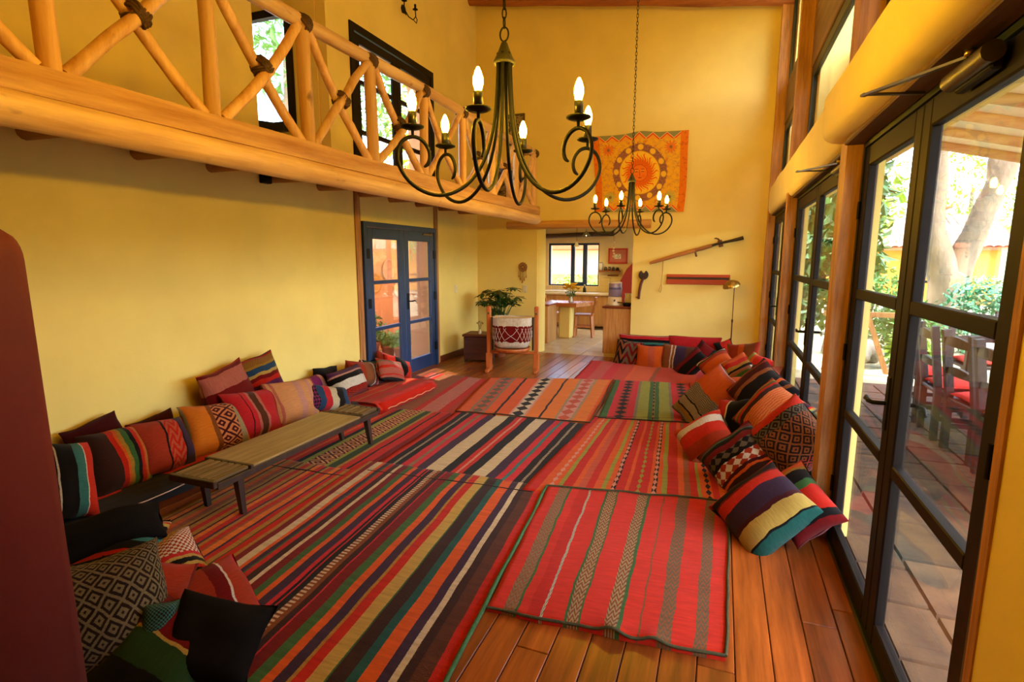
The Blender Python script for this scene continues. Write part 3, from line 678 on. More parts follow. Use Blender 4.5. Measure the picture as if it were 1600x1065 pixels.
pile('red cushion with fine brown and cream lines under the black backed one', 'z', .10, 318, 955, .40, .38, .15, 320, 58, 20, 'r2 d1 n1 W.3 x1.6 d1 W.2 x2 c1')
pile('black backed cushion with a striped rim, foremost on the floor', 'z', .14, 332, 998, .38, .30, .15, 300, 50, -14, BLACKC)
pile('dark green and red cushion lowest at the near edge', 'z', .10, 250, 1030, .40, .40, .17, 300, 55, -28, 'k5 G2 Y.3 d4 r1', vert=True)
pile('small dark knitted cushion between the rust and black ones', 'z', .22, 250, 968, .13, .13, .1, 310, 40, 0, 'K3/T K3/T', kind='knit', pv=14, pu=14)

# cushions along the back wall
def wallrow(label, box, Y, spec, yaw=270, tilt=18, roll=0, t=.13, **kw):
    x0, y0, x1, y1 = box; c = on('y', Y, (x0+x1)/2, (y0+y1)/2)
    l = on('y', Y, x0, (y0+y1)/2); r_ = on('y', Y, x1, (y0+y1)/2); tp = on('y', Y, (x0+x1)/2, y0); bt = on('y', Y, (x0+x1)/2, y1)
    return cushion(label, c, abs(r_.x-l.x), (tp.z-bt.z)/math.cos(R(tilt)), t, yaw, tilt, roll, spec, **kw)
wallrow('long crimson cushion with a dark wavy stripe against the yellow wall', (966, 524, 1048, 562), 8.50, 'd2 c2 k.8 T.5 k.8 c1.4 W.2 r.6', tilt=10, vert=True, name='bolster_cushion', pinch=.03)
wallrow('long plain crimson cushion against the yellow wall below the lamp', (1044, 526, 1126, 564), 8.50, 'd2 r2 c3 d.6', tilt=10, vert=True, name='bolster_cushion', pinch=.03)
wallrow('dark cushion with red and green zigzag figures at the wall corner of the kitchen', (960, 533, 1002, 574), 8.22, 'k3/q d2/e k2/x', roll=-6, tilt=22, kind='zigzag', pv=4, pu=4)
wallrow('plain orange cushion in front of the long crimson ones', (994, 540, 1036, 580), 8.12, 'o6 z2 o5', tilt=20)
wallrow('brown cushion with thin cream stripes right of the orange one', (1034, 540, 1082, 582), 8.12, 'q4 W.3 q.6 w.3 v2.5 N4', roll=-4, tilt=20)
wallrow('dark maroon rolled cushion leaning at the end of the wall row', (1064, 546, 1098, 592), 7.75, 'm2 d1 k2 d.6 k2', roll=-38, tilt=25, yaw=255)
wallrow('maroon cushion with a green and red striped corner', (1080, 540, 1124, 570), 8.2, 'm3 d3 k1 G1.6 o.6 R1', roll=-35, tilt=25)
wallrow('small dark red cushion standing beside the lamp pole', (1118, 532, 1148, 560), 8.35, 'k2 r2 k1', roll=20, tilt=15)

# heap of cushions along the glazed doors
def heap(label, Y, px, py, w, h, t, yaw, tilt, roll, spec, **kw): return cushion(label, on('y', Y, px, py), w, h, t, yaw, tilt, roll, spec, **kw)
heap('orange-brown square cushion topmost by the back corner', 7.6, 1160, 562, .46, .46, .13, 235, 20, 12, 'q2 x2 o1 n2 x2')
heap('red, cream and green striped cushion behind the olive ended one', 7.2, 1122, 572, .42, .42, .16, 245, 45, 51, 'x2 c1 W.6 o2 x1 G.6 W.5 k1.5', vert=True)
heap('cushion with yellow and black bands on a red ground below the square one', 6.9, 1152, 580, .42, .42, .17, 240, 45, 54, 'k1.4 c1 W.4 k.6 y.6 r1 o2 x1', vert=True)
heap('scarlet and green cushion touching the far glazed door', 6.9, 1182, 577, .34, .36, .16, 235, 25, -15, 'x1 l.6 o.5 R2 c1')
heap('long orange cushion with an olive striped end', 5.45, 1103, 622, .40, .66, .20, 235, 30, -32, 'a1.6 k.3 A1.2 y1.2 k.4 A1.4 k.3 e2.6/A o5 z2 W.4', vert=True, kind='knit', pv=2, pu=60)
heap('plain red cushion behind the olive ended one', 5.8, 1142, 618, .40, .44, .17, 230, 40, 20, 'r3 o2 r2')
heap('striped cushion with a bright green line in the middle of the heap', 6.2, 1162, 605, .42, .46, .17, 238, 40, 56, 'd3 r2 c1 l.5 g.8 q2 k.8 x1', vert=True)
heap('dark cushion with curved brown and orange bands', 5.2, 1190, 612, .46, .50, .18, 240, 35, 58, 'k3 n.6 k1 o.5 k2 q.7 m1.5 x.6 k2', vert=True)
heap('maroon cushion lying behind the dark banded one', 6.0, 1196, 592, .38, .36, .15, 235, 50, 10, 'm2 x1 i1 N1')
heap('black cushion with a crimson half and white line', 4.8, 1148, 660, .34, .42, .17, 235, 30, 14, 'c3 W.2 k4')
heap('orange cushion with rainbow stripes on both edges', 4.5, 1207, 648, .46, .46, .18, 238, 35, -24, 'a1.5 k.5 r.7 y.6 g.5 r.8 b1 s5/o m1 v.8 R.6 Y.8 T.5 k1', kind='knit', pv=3, pu=36)
heap('red-orange cushion with one cream stripe at the edge of the red rug', 4.45, 1103, 686, .42, .40, .18, 240, 42, 48, 'q1 i1 x2 R1.6 W1.2 R1 o1.6', vert=True)
heap('black cushion with red figures and a plain red band', 3.95, 1236, 688, .46, .48, .22, 238, 25, 54, 'k2/x K4/q e1/K R2 o1', vert=True, pv=7, pu=7, kind='rings')
heap('maroon cushion with patterned red bands nearest the red rug', 3.95, 1160, 728, .46, .52, .22, 238, 36, 56, 'm2 b3 o.4 m.5 x1.5/W k.4 e1.2/k d1 k.8 T.3 d1 k1 c1.2', vert=True, pv=9, pu=14)
heap('cushion with bold red, black, yellow and teal stripes, nearest of the heap', 3.22, 1194, 797, .47, .43, .2, 238, 42, 62, 't2.2 k.3 Y2 m.5 v2 R1.3 d.3 k1.4 R1.5', vert=True)
heap('dark red and green cushion leaning on the near timber post', 3.27, 1250, 786, .30, .42, .15, 232, 34, 56, 'd2 k1 r2.4 g.7 k1.4 y.5 o1 r1.2', vert=True)

# ------------------------------------------------------------------ low bench with slatted ends
bn = empty('low_bench', (-3.02, 2.10, 0), R(1)); tag(bn, 'long low wooden bench with a smooth middle panel and slatted ends', 'bench')
bh = .32; bwd = .36
for y0, y1 in ((0, .27), (1.43, 1.655)):
    for i in range(6): MB().bbox(.02+i*.056, y0+.025, bh-.02, .02+i*.056+.043, y1, bh, .004).build('slat', BENCHW, bn)
MB().bbox(0, 0, bh-.045, bwd, .028, bh, .004).build('end_rail', DARKW, bn); MB().bbox(0, 1.65, bh-.045, bwd, 1.678, bh, .004).build('end_rail', DARKW, bn)
for y0 in (.272, 1.402): MB().bbox(-.03, y0, bh-.03, bwd+.0, y0+.022, bh+.002, .003).build('cross_rail', DARKW, bn)
MB().bbox(-.04, .295, bh-.018, bwd, 1.4, bh-.001, .004).build('top_panel', wood('bench_panel', '6a5638', '9e8a5e', .35, axis=1, grain=30, rnd=.02), bn)
for x0 in (0, bwd-.026): MB().bbox(x0, .03, bh-.06, x0+.026, 1.65, bh-.021, .004).build('side_rail', DARKW, bn)
for x_, y_ in ((.03, .20), (.325, .20), (.03, 1.52), (.325, 1.52)):
    m = MB(); a, b = .023, .015; sy = .05 if y_ > 1 else .02
    m.v = [(x_+i*a, y_+j*a, bh-.03) for i, j in ((-1, -1), (1, -1), (1, 1), (-1, 1))]+[(x_+i*b, y_+j*b+sy, .024) for i, j in ((-1, -1), (1, -1), (1, 1), (-1, 1))]
    m.f = [(0, 1, 2, 3), (7, 6, 5, 4)]+[(k, 4+k, 4+(k+1) % 4, (k+1) % 4) for k in range(4)]; m.sm = [False]*6
    m.build('leg', DARKW, bn)

# ------------------------------------------------------------------ chandeliers
BULBM = glow('candle_bulb', (1, .54, .02), BULB)
def chandelier(loc, a0, label, chain_top):
    k = empty('chandelier', loc); tag(k, label, 'chandelier', 'iron chandeliers')
    zc = 2.44
    MB().lathe([(.006, zc), (.012, zc-.005), (.03, zc-.05), (.042, zc-.072), (.042, zc-.085), (.036, zc-.085), (.03, zc-.06), (.0, zc-.03)], (0, 0, 0), 18).build('canopy', plain('grey_iron', '3a3a38', .5, .6), k)
    MB().tube([(.022*math.sin(q)*.8, 0, zc+.026-.026*math.cos(q)) for q in [2*math.pi*i/16 for i in range(17)]], .0035, 6, False).build('ring', STEEL, k)
    n_links = int((chain_top-zc-.05)/.034)
    for i in range(n_links):
        z = zc+.05+i*.034; d_ = Vector((1, 0, 0)) if i % 2 else Vector((0, 1, 0))
        MB().tube([Vector((0, 0, z+.018))+d_*.0085*math.cos(q)+Vector((0, 0, .021*math.sin(q))) for q in [2*math.pi*j/10 for j in range(11)]], .0028, 5, False).build('chain_link', STEEL, k)
    prof = [(.024, 2.395), (.028, 2.28), (.037, 2.17), (.055, 2.07), (.09, 1.975), (.14, 1.905), (.2, 1.862), (.265, 1.845), (.33, 1.858), (.385, 1.895), (.42, 1.95), (.425, 2.0), (.405, 2.042), (.368, 2.06), (.332, 2.05), (.308, 2.02), (.302, 1.988), (.31, 1.962), (.325, 1.95)]
    # smooth the arm
    sm = []
    for i in range(len(prof)-1):
        p0 = prof[max(i-1, 0)]; p1 = prof[i]; p2 = prof[i+1]; p3 = prof[min(i+2, len(prof)-1)]
        for t in (0, .33, .67):
            sm.append(tuple(.5*((2*p1[j])+(-p0[j]+p2[j])*t+(2*p0[j]-5*p1[j]+4*p2[j]-p3[j])*t*t+(-p0[j]+3*p1[j]-3*p2[j]+p3[j])*t**3) for j in (0, 1)))
    sm.append(prof[-1])
    for i in range(6):
        a = a0+i*math.pi/3; c, s_ = math.cos(a), math.sin(a)
        arm = MB().tube([(r_*c, r_*s_, z) for r_, z in sm], [.0075]*(len(sm)-4)+[.0075, .007, .0055, .004], 8).build('arm', STEEL, k)
        cx_, cy_ = .366*c, .366*s_
        MB().lathe([(.005, 2.055), (.006, 2.085), (.03, 2.088), (.045, 2.094), (.045, 2.099), (.02, 2.097), (0, 2.097)], (cx_, cy_, 0), 16).build('drip_pan', STEEL, arm)
        MB().lathe([(0, 2.096), (.0165, 2.096), (.0165, 2.150), (.012, 2.153), (0, 2.153)], (cx_, cy_, 0), 14).build('socket', plain('black_socket', '0e0e0e', .4), arm)
        MB().lathe([(.010, 2.152), (.013, 2.162), (.0175, 2.178), (.0165, 2.196), (.010, 2.216), (.004, 2.228), (0, 2.231)], (cx_, cy_, 0), 12).build('bulb', BULBM, arm)
    return k
chandelier((-.845, 2.093, 0), CAM_YAW-R(103), 'large black iron chandelier with six lit candle bulbs, nearest', cz(-.845)-.02)
chandelier((-.887, 5.62, 0), CAM_YAW-R(117), 'smaller looking black iron chandelier hanging in front of the sun cloth', cz(-.887)-.02)

# ------------------------------------------------------------------ cradle, chest, potted plants
ck = empty('cradle', (-2.72, 7.05, 0), R(14)); tag(ck, 'wooden swinging cradle with a cream and maroon cloth basket', 'cradle')
for s_ in (-1, 1):
    for yy in (-.2, .2): pass
    m = MB().bbox(s_*.34-.03, -.035, .20, s_*.34+.03, .035, .93, .01); m.bbox(s_*.34-.042, -.05, 0, s_*.34+.042, .05, .26, .008)
    post = m.build('post', CRADW, ck)
    MB().bbox(s_*.34-.028, -.22, 0, s_*.34+.028, .22, .05, .01).build('foot', CRADW, ck)
    MB().bbox(s_*.29-.012, -.02, .3, s_*.29+.012, .02, .78, .004).build('hanger', DARKW, ck)
    MB().tube([(s_*.34, -.052, .83), (s_*.34, -.03, .83)], .014, 12).build('knob', plain('green_knob', '2a4a2a', .4), ck)
MB().tube([(-.33, 0, .77), (.33, 0, .77)], .014, 10).build('cross_bar', wood('pale_dowel', 'c8a060', 'ecd09a', .5, axis=0), ck)
MB().bbox(-.31, -.03, .25, .31, .03, .29, .008).build('stretcher', CRADW, ck)
m = MB(); m.uv = []; N = 40; Hs = [.36, .40, .5, .62, .72, .78]
for j, z in enumerate(Hs):
    sc = .8+.2*min(1, (z-.36)/.12)
    for i in range(N+1):
        a = 2*math.pi*i/N; ex = math.copysign(abs(math.cos(a))**.55, math.cos(a)); ey = math.copysign(abs(math.sin(a))**.7, math.sin(a)); rp = 1+.02*math.sin(14*a)
        m.v.append((.275*ex*sc*rp, .21*ey*sc*rp, z)); m.uv.append((i/N, j/5))
for j in range(5):
    for i in range(N): a = j*(N+1)+i; m.f.append((a, a+1, a+N+2, a+N+1)); m.sm.append(True)
m.f.append(tuple(range(N, -1, -1))); m.sm.append(False)
m.build('basket', woven('cradle_cloth', 'W3 d.4/W d4 d.4/W W3.4', True, pv=20, pu=6), ck, fix=False)
lm = MB()
for i in range(26):
    a = math.pi+math.pi*i/13*.5
    for s_ in (-1, 1):
        def q_(t): 
            aa = 2*math.pi*(i+s_*t*1.2)/26; return (.282*math.copysign(abs(math.cos(aa))**.55, math.cos(aa)), .217*math.copysign(abs(math.sin(aa))**.7, math.sin(aa)), .47+.17*t)
        lm.tube([q_(0), q_(.5), q_(1)], .0022, 4)
lm.build('net', plain('white_string', 'd8d0c0', .8), ck)
MB().lathe([(0, .275), (.17, .275), (.24, .30), (.26, .345), (.25, .35), (.2, .32), (0, .30)], (0, 0, 0), 28).build('rocker_tray', CRADW, ck)
ch = empty('wooden_chest', (-3.5, 7.62, 0), R(8)); tag(ch, 'dark wooden chest with rounded top under the potted plant', 'chest')
MB().bbox(-.2, -.2, .03, .2, .2, .40, .012).build('body', wood('chest_wood', '3a1a0c', '6a341a', .4, axis=0), ch)
MB().bbox(-.22, -.22, .40, .22, .22, .435, .012).build('lid', wood('chest_lid', '4a2412', '7a4020', .4, axis=0), ch)
for sx in (-1, 1):
    for sy in (-1, 1): MB().bbox(sx*.17-.02, sy*.17-.02, 0, sx*.17+.02, sy*.17+.02, .03, .004).build('foot', DARKW, ch)
v = empty('bud_vase', on('y', 7.52, 750, 520)*1.0); v.location.z = .435; tag(v, 'small glass vase with dried red flowers on the chest', 'vase')
MB().lathe([(0, 0), (.02, 0), (.026, .02), (.022, .045), (.012, .06), (.014, .075), (.01, .074)], (0, 0, 0), 12).build('body', plain('pale_glass', 'd8d8c8', .15), v)
m = MB()
for i in range(6): a = i*1.05; m.tube([(0, 0, .05), (.015*math.cos(a), .015*math.sin(a), .12), (.045*math.cos(a), .03*math.sin(a), .17+.01*(i % 3))], .002, 4)
m.build('stems', plain('brown_stem', '4a2a1a', .8), v); m = MB()
for i in range(6): a = i*1.05; m.leaves((.045*math.cos(a), .03*math.sin(a), .175+.01*(i % 3)), (.014, .014, .014), 9, .02, 0, i)
m.build('flowers', plain('dried_red', '6a1e1a', .8), v)
def umbrella_plant(loc, label, H, seed):
    k = empty('potted_plant', loc); tag(k, label, 'plant'); rg = random.Random(seed)
    MB().lathe([(0, 0), (.09, 0), (.125, .2), (.135, .2), (.135, .225), (.115, .225), (.11, .2), (0, .19)], (0, 0, 0), 20).build('pot', TERRA, k)
    st = MB(); lv = MB()
    for b in range(30):
        a = rg.uniform(0, 6.28); rr = rg.uniform(.08, .34)*(1 if b > 3 else .4); zt = H*rg.uniform(.66, 1.0)
        top = Vector((rr*math.cos(a), rr*.7*math.sin(a), zt)); st.tube([(0, 0, .18), Vector((top.x*.25, top.y*.25, zt*.6)), top], [.011, .008, .004], 6)
        for l_ in range(9):
            q = 6.28*l_/9+rg.uniform(-.2, .2); d_ = Vector((math.cos(q), math.sin(q), rg.uniform(-.75, -.05))).normalized(); sd = Vector((-math.sin(q), math.cos(q), 0)); L = rg.uniform(.12, .18)
            p0 = top+d_*.02; n_ = d_.cross(sd)*.008
            lv.add([p0, p0+d_*L*.35+sd*L*.2, p0+d_*L*.72+sd*L*.19+n_, p0+d_*L, p0+d_*L*.72-sd*L*.19+n_, p0+d_*L*.35-sd*L*.2], [(0, 1, 2, 3), (0, 3, 4, 5)])
    st.build('stems', plain('green_stem', '4a5a2a', .6), k); lv.build('leaves', plain('dark_leaf', '2c4a1e', .35, var=.35, scale=20), k); return k
umbrella_plant((-3.33, 8.05, 0), 'leafy green umbrella plant standing behind the cradle', 1.16, 5)

# ------------------------------------------------------------------ things on the back wall
def plate_obj(name, label, cat, c, r_, normal, mat, rim):
    k = link(name, MB().lathe([(0, .002), (r_*.6, .004), (r_*.85, .016), (r_, .028), (r_, .034), (r_*.84, .024), (r_*.58, .013), (0, .011)], (0, 0, 0), 28).mesh(name, mat, True), None, c)
    k.rotation_euler = Vector(normal).to_track_quat('Z', 'Y').to_euler(); tag(k, label, cat)
    return k
# sun cloth
def tapestry_mat():
    t = NT('sun_cloth'); tc = t.n('TexCoord'); sp = t.n('SeparateXYZ'); t.l(tc.outputs['UV'], sp.inputs[0]); M_ = t.math
    u, v = sp.outputs[0], sp.outputs[1]
    x_ = M_('MULTIPLY', M_('SUBTRACT', u, .5), 1.24); y_ = M_('SUBTRACT', v, .5)
    r_ = M_('SQRT', M_('ADD', M_('MULTIPLY', x_, x_), M_('MULTIPLY', y_, y_))); an = M_('ARCTAN2', y_, x_)
    au = M_('ABSOLUTE', M_('SUBTRACT', u, .5)); av = M_('ABSOLUTE', M_('SUBTRACT', v, .5))
    scr = t.noise(t.coords('UV', (26, 22, 1)), 1, 3, .7)
    c = t.mix(t.ramp(scr, [(.47, (0, 0, 0)), (.53, (1, 1, 1))]), 'eab02a', 'd8a63a')
    c = t.mix(M_('MULTIPLY', M_('GREATER_THAN', scr, .6), .8), c, 'd8742a')
    # flowers in the four corners
    cxx = M_('SUBTRACT', au, .33); cyy = M_('SUBTRACT', av, .31); fr = M_('SQRT', M_('ADD', M_('MULTIPLY', M_('MULTIPLY', cxx, cxx), 1.5), M_('MULTIPLY', cyy, cyy)))
    fa = M_('ARCTAN2', cyy, cxx); petal = M_('LESS_THAN', fr, M_('ADD', .065, M_('MULTIPLY', M_('SINE', M_('MULTIPLY', fa, 12)), .02)))
    c = t.mix(petal, c, t.mix(M_('GREATER_THAN', v, .5), 'b8b050', 'e07a2e')); c = t.mix(M_('LESS_THAN', fr, .02), c, '8a6a3a')
    # ring of purple with pale discs
    ring = M_('MULTIPLY', M_('GREATER_THAN', r_, .272), M_('LESS_THAN', r_, .36))
    ed = t.noise(t.coords('UV', (60, 50, 1)), 1, 2); ring2 = M_('MULTIPLY', M_('GREATER_THAN', r_, .272), M_('LESS_THAN', M_('ADD', r_, M_('MULTIPLY', ed, .06)), .395))
    c = t.mix(ring2, c, t.mix(t.ramp(ed, [(.45, (0, 0, 0)), (.55, (1, 1, 1))]), 'a06a4a', '85584c'))
    seg = M_('MULTIPLY', M_('PINGPONG', M_('ADD', M_('MULTIPLY', an, 12/6.2832), .13), .5), .3*6.2832/12)
    dr = M_('SUBTRACT', r_, .318); dd = M_('SQRT', M_('ADD', M_('MULTIPLY', dr, dr), M_('MULTIPLY', seg, seg)))
    c = t.mix(M_('LESS_THAN', dd, .040), c, 'a8803c'); c = t.mix(M_('LESS_THAN', dd, .034), c, 'efc040')
    # yellow disc and wavy rays
    c = t.mix(M_('LESS_THAN', r_, .277), c, 'c07a2a'); c = t.mix(M_('LESS_THAN', r_, .268), c, 'f3c83a')
    wav = M_('ADD', an, M_('MULTIPLY', M_('SINE', M_('MULTIPLY', r_, 48)), .11))
    ray = M_('PINGPONG', M_('MULTIPLY', wav, 16/6.2832), .5); ray2 = M_('PINGPONG', M_('ADD', M_('MULTIPLY', wav, 16/6.2832), .5), .5)
    fall = M_('MULTIPLY', M_('SUBTRACT', .262, r_), 2.9); fall2 = M_('MULTIPLY', M_('SUBTRACT', .225, r_), 2.9)
    c = t.mix(M_('LESS_THAN', ray2, fall2), c, 'd8661c'); c = t.mix(M_('LESS_THAN', ray, fall), c, 'e8741c')
    c = t.mix(M_('MULTIPLY', M_('LESS_THAN', ray, M_('SUBTRACT', fall, .2)), .7), c, 'd8561a')
    # face
    ex = M_('ABSOLUTE', x_); c = t.mix(M_('LESS_THAN', r_, .106), c, 'b84a1a'); c = t.mix(M_('LESS_THAN', r_, .1), c, 'ea7f22')
    def ell(cx_, cy_, a, b, col, c):
        p = M_('DIVIDE', M_('SUBTRACT', ex, cx_), a); q = M_('DIVIDE', M_('SUBTRACT', y_, cy_), b)
        return t.mix(M_('LESS_THAN', M_('ADD', M_('MULTIPLY', p, p), M_('MULTIPLY', q, q)), 1.0), c, col)
    c = ell(.042, .022, .028, .018, 'f09a38', c); c = ell(.042, .016, .024, .006, '9a3c14', c); c = ell(.042, .048, .026, .005, 'a8461a', c)
    c = ell(0, -.005, .008, .04, 'd8661c', c); c = ell(0, -.06, .026, .007, 'b03c14', c); c = ell(.05, -.04, .022, .018, 'e8701e', c)
    # border panels
    brd = M_('GREATER_THAN', au, .425); c = t.mix(brd, c, 'e07818')
    tb = M_('GREATER_THAN', av, .415); zz = M_('PINGPONG', M_('MULTIPLY', u, 7), .5)
    tri = M_('SUBTRACT', M_('MULTIPLY', M_('SUBTRACT', av, .415), 7), zz)
    bcol = t.mix(M_('GREATER_THAN', tri, -.12), 'e8a030', 'd84a24'); bcol = t.mix(M_('GREATER_THAN', tri, .02), bcol, 'f0d080'); bcol = t.mix(M_('GREATER_THAN', tri, .08), bcol, '8a8a5a')
    c = t.mix(M_('MULTIPLY', tb, M_('LESS_THAN', au, .425)), c, bcol)
    ord_ = M_('MULTIPLY', brd, M_('GREATER_THAN', scr, .57)); c = t.mix(M_('MULTIPLY', ord_, .5), c, 'b0502a')
    t.l(c, t.b.inputs['Base Color']); t.b.inputs['Roughness'].default_value = .9; t.b.inputs['Specular IOR Level'].default_value = .1
    return t.m
tp_c = [on('y', YB-.012, *p) for p in ((931, 331), (1068, 331), (1078, 203), (927, 214))]
m = MB(); m.uv = []; NU = 24; NV = 20
for s_ in (0, 1):
    for j in range(NV+1):
        for i in range(NU+1):
            u, v = i/NU, j/NV; p = tp_c[0].lerp(tp_c[1], u).lerp(tp_c[3].lerp(tp_c[2], u), v)
            sag = -.03*math.sin(math.pi*u)*(v**3)*0+.035*math.exp(-((u-.52)/.12)**2)*v**4
            m.v.append((p.x+.012*math.sin(v*5), YB-.016-.008*math.sin(u*9+v*4)**2-(.004 if s_ == 0 else 0), p.z+sag)); m.uv.append((u, v))
n_ = NU+1
for s_ in (0, 1):
    for j in range(NV):
        for i in range(NU): a = s_*n_*(NV+1)+j*n_+i; f = (a, a+1, a+n_+1, a+n_); m.f.append(f if s_ == 0 else f[::-1]); m.sm.append(True)
tag(m.build('wall_tapestry', tapestry_mat(), fix=False), 'yellow and orange sun face cloth pinned on the wall', 'tapestry')
# painted board with a dark groove
a = on('y', YB, 1042, 428); b = on('y', YB, 1140, 445)
bd = empty('wall_board', (a.x, YB-.001, b.z)); tag(bd, 'long red-brown board with a dark groove below the old gun', 'board'); wd = b.x-a.x; hg = a.z-b.z
rb = wood('red_board', '8a2c14', 'c24a20', .5, axis=0, grain=10, rnd=.1)
MB().bbox(0, -.03, 0, wd, 0, hg*.48, .004).build('plank', rb, bd); MB().bbox(0, -.03, hg*.72, wd, 0, hg, .004).build('plank', rb, bd); MB().bbox(0, -.014, hg*.48, wd, 0, hg*.72, .002).build('groove', wood('groove_wood', '24140e', '4a2c1c', .5, axis=0), bd)
# carved wooden gun
g0 = on('y', YB-.07, 1015, 411); g1 = on('y', YB-.07, 1161, 369); gk = empty('wooden_gun', g0); tag(gk, 'old carved wooden gun hanging slantwise on the wall', 'gun')
gl = (g1-g0).length; gk.rotation_euler = (0, -math.atan2(g1.z-g0.z, g1.x-g0.x), 0)
MB().tube([(0, 0, 0), (.05*gl, 0, 0), (.3*gl, 0, 0), (.52*gl, 0, -.004)], [.02, .026, .03, .033], 10).build('barrel', wood('gun_barrel', 'a0622c', 'c88a4a', .5, axis=0), gk)
MB().tube([(.5*gl, 0, -.004), (.58*gl, 0, -.006), (.68*gl, 0, -.004)], [.044, .05, .044], 10, flat=.6).build('fore_stock', wood('gun_stock', '5a3018', '9a6434', .5, axis=0), gk)
MB().tube([(.66*gl, 0, -.004), (.75*gl, 0, -.002), (.85*gl, 0, -.012), (.94*gl, 0, -.02), (gl, 0, -.022)], [.042, .04, .038, .05, .062], 10, flat=.5).build('butt', plain('dark_gun_wood', '1c1210', .4), gk)
MB().bbox(.49*gl, -.012, -.10, .51*gl, .012, -.01, .003).build('hook', wood('gun_stock', '', ''), gk)
MB().tube([(.77*gl, 0, .02), (.76*gl, -.005, .06), (.735*gl, -.005, .085), (.72*gl, -.005, .08)], [.012, .011, .009, .006], 8).bbox(.745*gl, -.02, -.06, .79*gl, .01, .04, .004).build('lock', plain('rusty_iron', '5a3420', .6, .4), gk)
sp0 = on('y', YB-.03, 1036, 402)
st = MB().tube([sp0, sp0+Vector((.0, 0, -.25)), sp0+Vector((-.015, 0, -.42)), sp0+Vector((-.045, 0, -.52)), sp0+Vector((-.02, 0, -.54)), sp0+Vector((.0, 0, -.47)), sp0+Vector((-.012, 0, -.40)), sp0+Vector((.004, 0, -.2)), sp0+Vector((.006, 0, 0))], .0045, 5)
tag(st.build('hanging_cord', plain('twine', 'b08a4a', .9)), 'thin looped cord hanging from the old gun', 'cord')
# axe with a round notched head
ax0 = on('y', YB-.03, 998, 467); ak = empty('stone_axe', ax0); tag(ak, 'small dark axe with a notched round head on the wall', 'axe')
MB().tube([(0, 0, 0), (.005, 0, .12), (.025, 0, .24), (.06, 0, .34)], [.019, .021, .021, .018], 8).tube([(0, 0, .02), (-.05, 0, .03)], [.01, .006], 6).build('handle', wood('axe_handle', '3a1410', '6a2a1e', .5), ak)
pl = []
for i in range(40):
    q = 2*math.pi*i/40; rr = .075 if not (R(65) < q < R(110)) else .03
    pl.append((.06+rr*math.cos(q), .38+rr*math.sin(q)))
MB().prism(pl, 1, -.012, .012).build('head', plain('dark_stone', '2a1a18', .6), ak)
# dream catcher
dc = on('y', YB-.02, 817, 417); dk_ = empty('dream_catcher', dc); tag(dk_, 'small brown dream catcher with hanging tassels', 'wall ornament')
dm = plain('wicker', '8a5a2a', .9, var=.3, scale=40)
m = MB()
for rr in (.07, .045, .025): m.tube([(rr*math.cos(q), 0, rr*math.sin(q)) for q in [2*math.pi*i/24 for i in range(25)]], .008, 6, False)
m.build('hoop', dm, dk_); m = MB()
for i in range(12): q = 6.28*i/12; m.tube([(.02*math.cos(q), 0, .02*math.sin(q)), (.085*math.cos(q), 0, .085*math.sin(q))], .004, 5)
m.build('web', dm, dk_)
for i, (xx, L) in enumerate([(-.07, .12), (-.04, .17), (-.01, .22), (.025, .18), (.06, .13)]): MB().tube([(xx, 0, -.05), (xx, 0, -.05-L*.6), (xx, 0, -.05-L)], [.004, .004, .013], 6).build('tassel', dm, dk_)
for p, lab in ((on('y', YB, 820, 451), 'white double light switch below the dream catcher'),):
    k = empty('light_switch', (p.x, YB, p.z)); tag(k, lab, 'switch'); MB().bbox(-.035, -.01, -.06, .035, 0, .06, .003).build('plate', plain('white_plastic', 'd8d0b0', .4), k)
    for s_ in (-.014, .014): MB().bbox(s_-.01, -.016, -.03, s_+.01, -.009, .03, .002).build('rocker', plain('white_plastic', '', .4), k)
p = on('x', XL, 712, 451); k = empty('light_switch', (XL, p.y, p.z)); tag(k, 'white light switch right of the blue door', 'switch')
MB().bbox(0, -.035, -.06, .01, .035, .06, .003).build('plate', MATS['white_plastic'], k); MB().bbox(.009, -.012, -.03, .016, .012, .03, .002).build('rocker', MATS['white_plastic'], k)
# pictures at the end of the balcony
for (x0, y0, x1, y1), lab, Yp in (((792, 180, 820, 226), 'small dark carved picture hanging above the far railing', YB), ((779, 268, 803, 312), 'patterned dark picture seen through the far railing', YB)):
    a = on('y', Yp, x0, y0); b = on('y', Yp, x1, y1); w = b.x-a.x; h = a.z-b.z
    k = empty('wall_picture', (a.x, Yp, b.z)); tag(k, lab, 'picture')
    MB().box(0, -.03, 0, w, 0, .025).box(0, -.03, h-.025, w, 0, h).box(0, -.03, .025, .025, 0, h-.025).box(w-.025, -.03, .025, w, 0, h-.025).build('frame', plain('grey_frame', '5a4a34', .6), k)
    mm = NT('picture_print') if 'picture_print' not in MATS else None
    if mm:
        cc = mm.mix(mm.ramp(mm.noise(mm.coords('Object', (9, 9, 14)), 2.2, 2), [(.45, (0, 0, 0)), (.5, (1, 1, 1))]), '3a3228', '8a7a58'); mm.l(cc, mm.b.inputs['Base Color'])
    MB().box(.025, -.018, .025, w-.025, 0, h-.025).build('print', MATS['picture_print'], k)
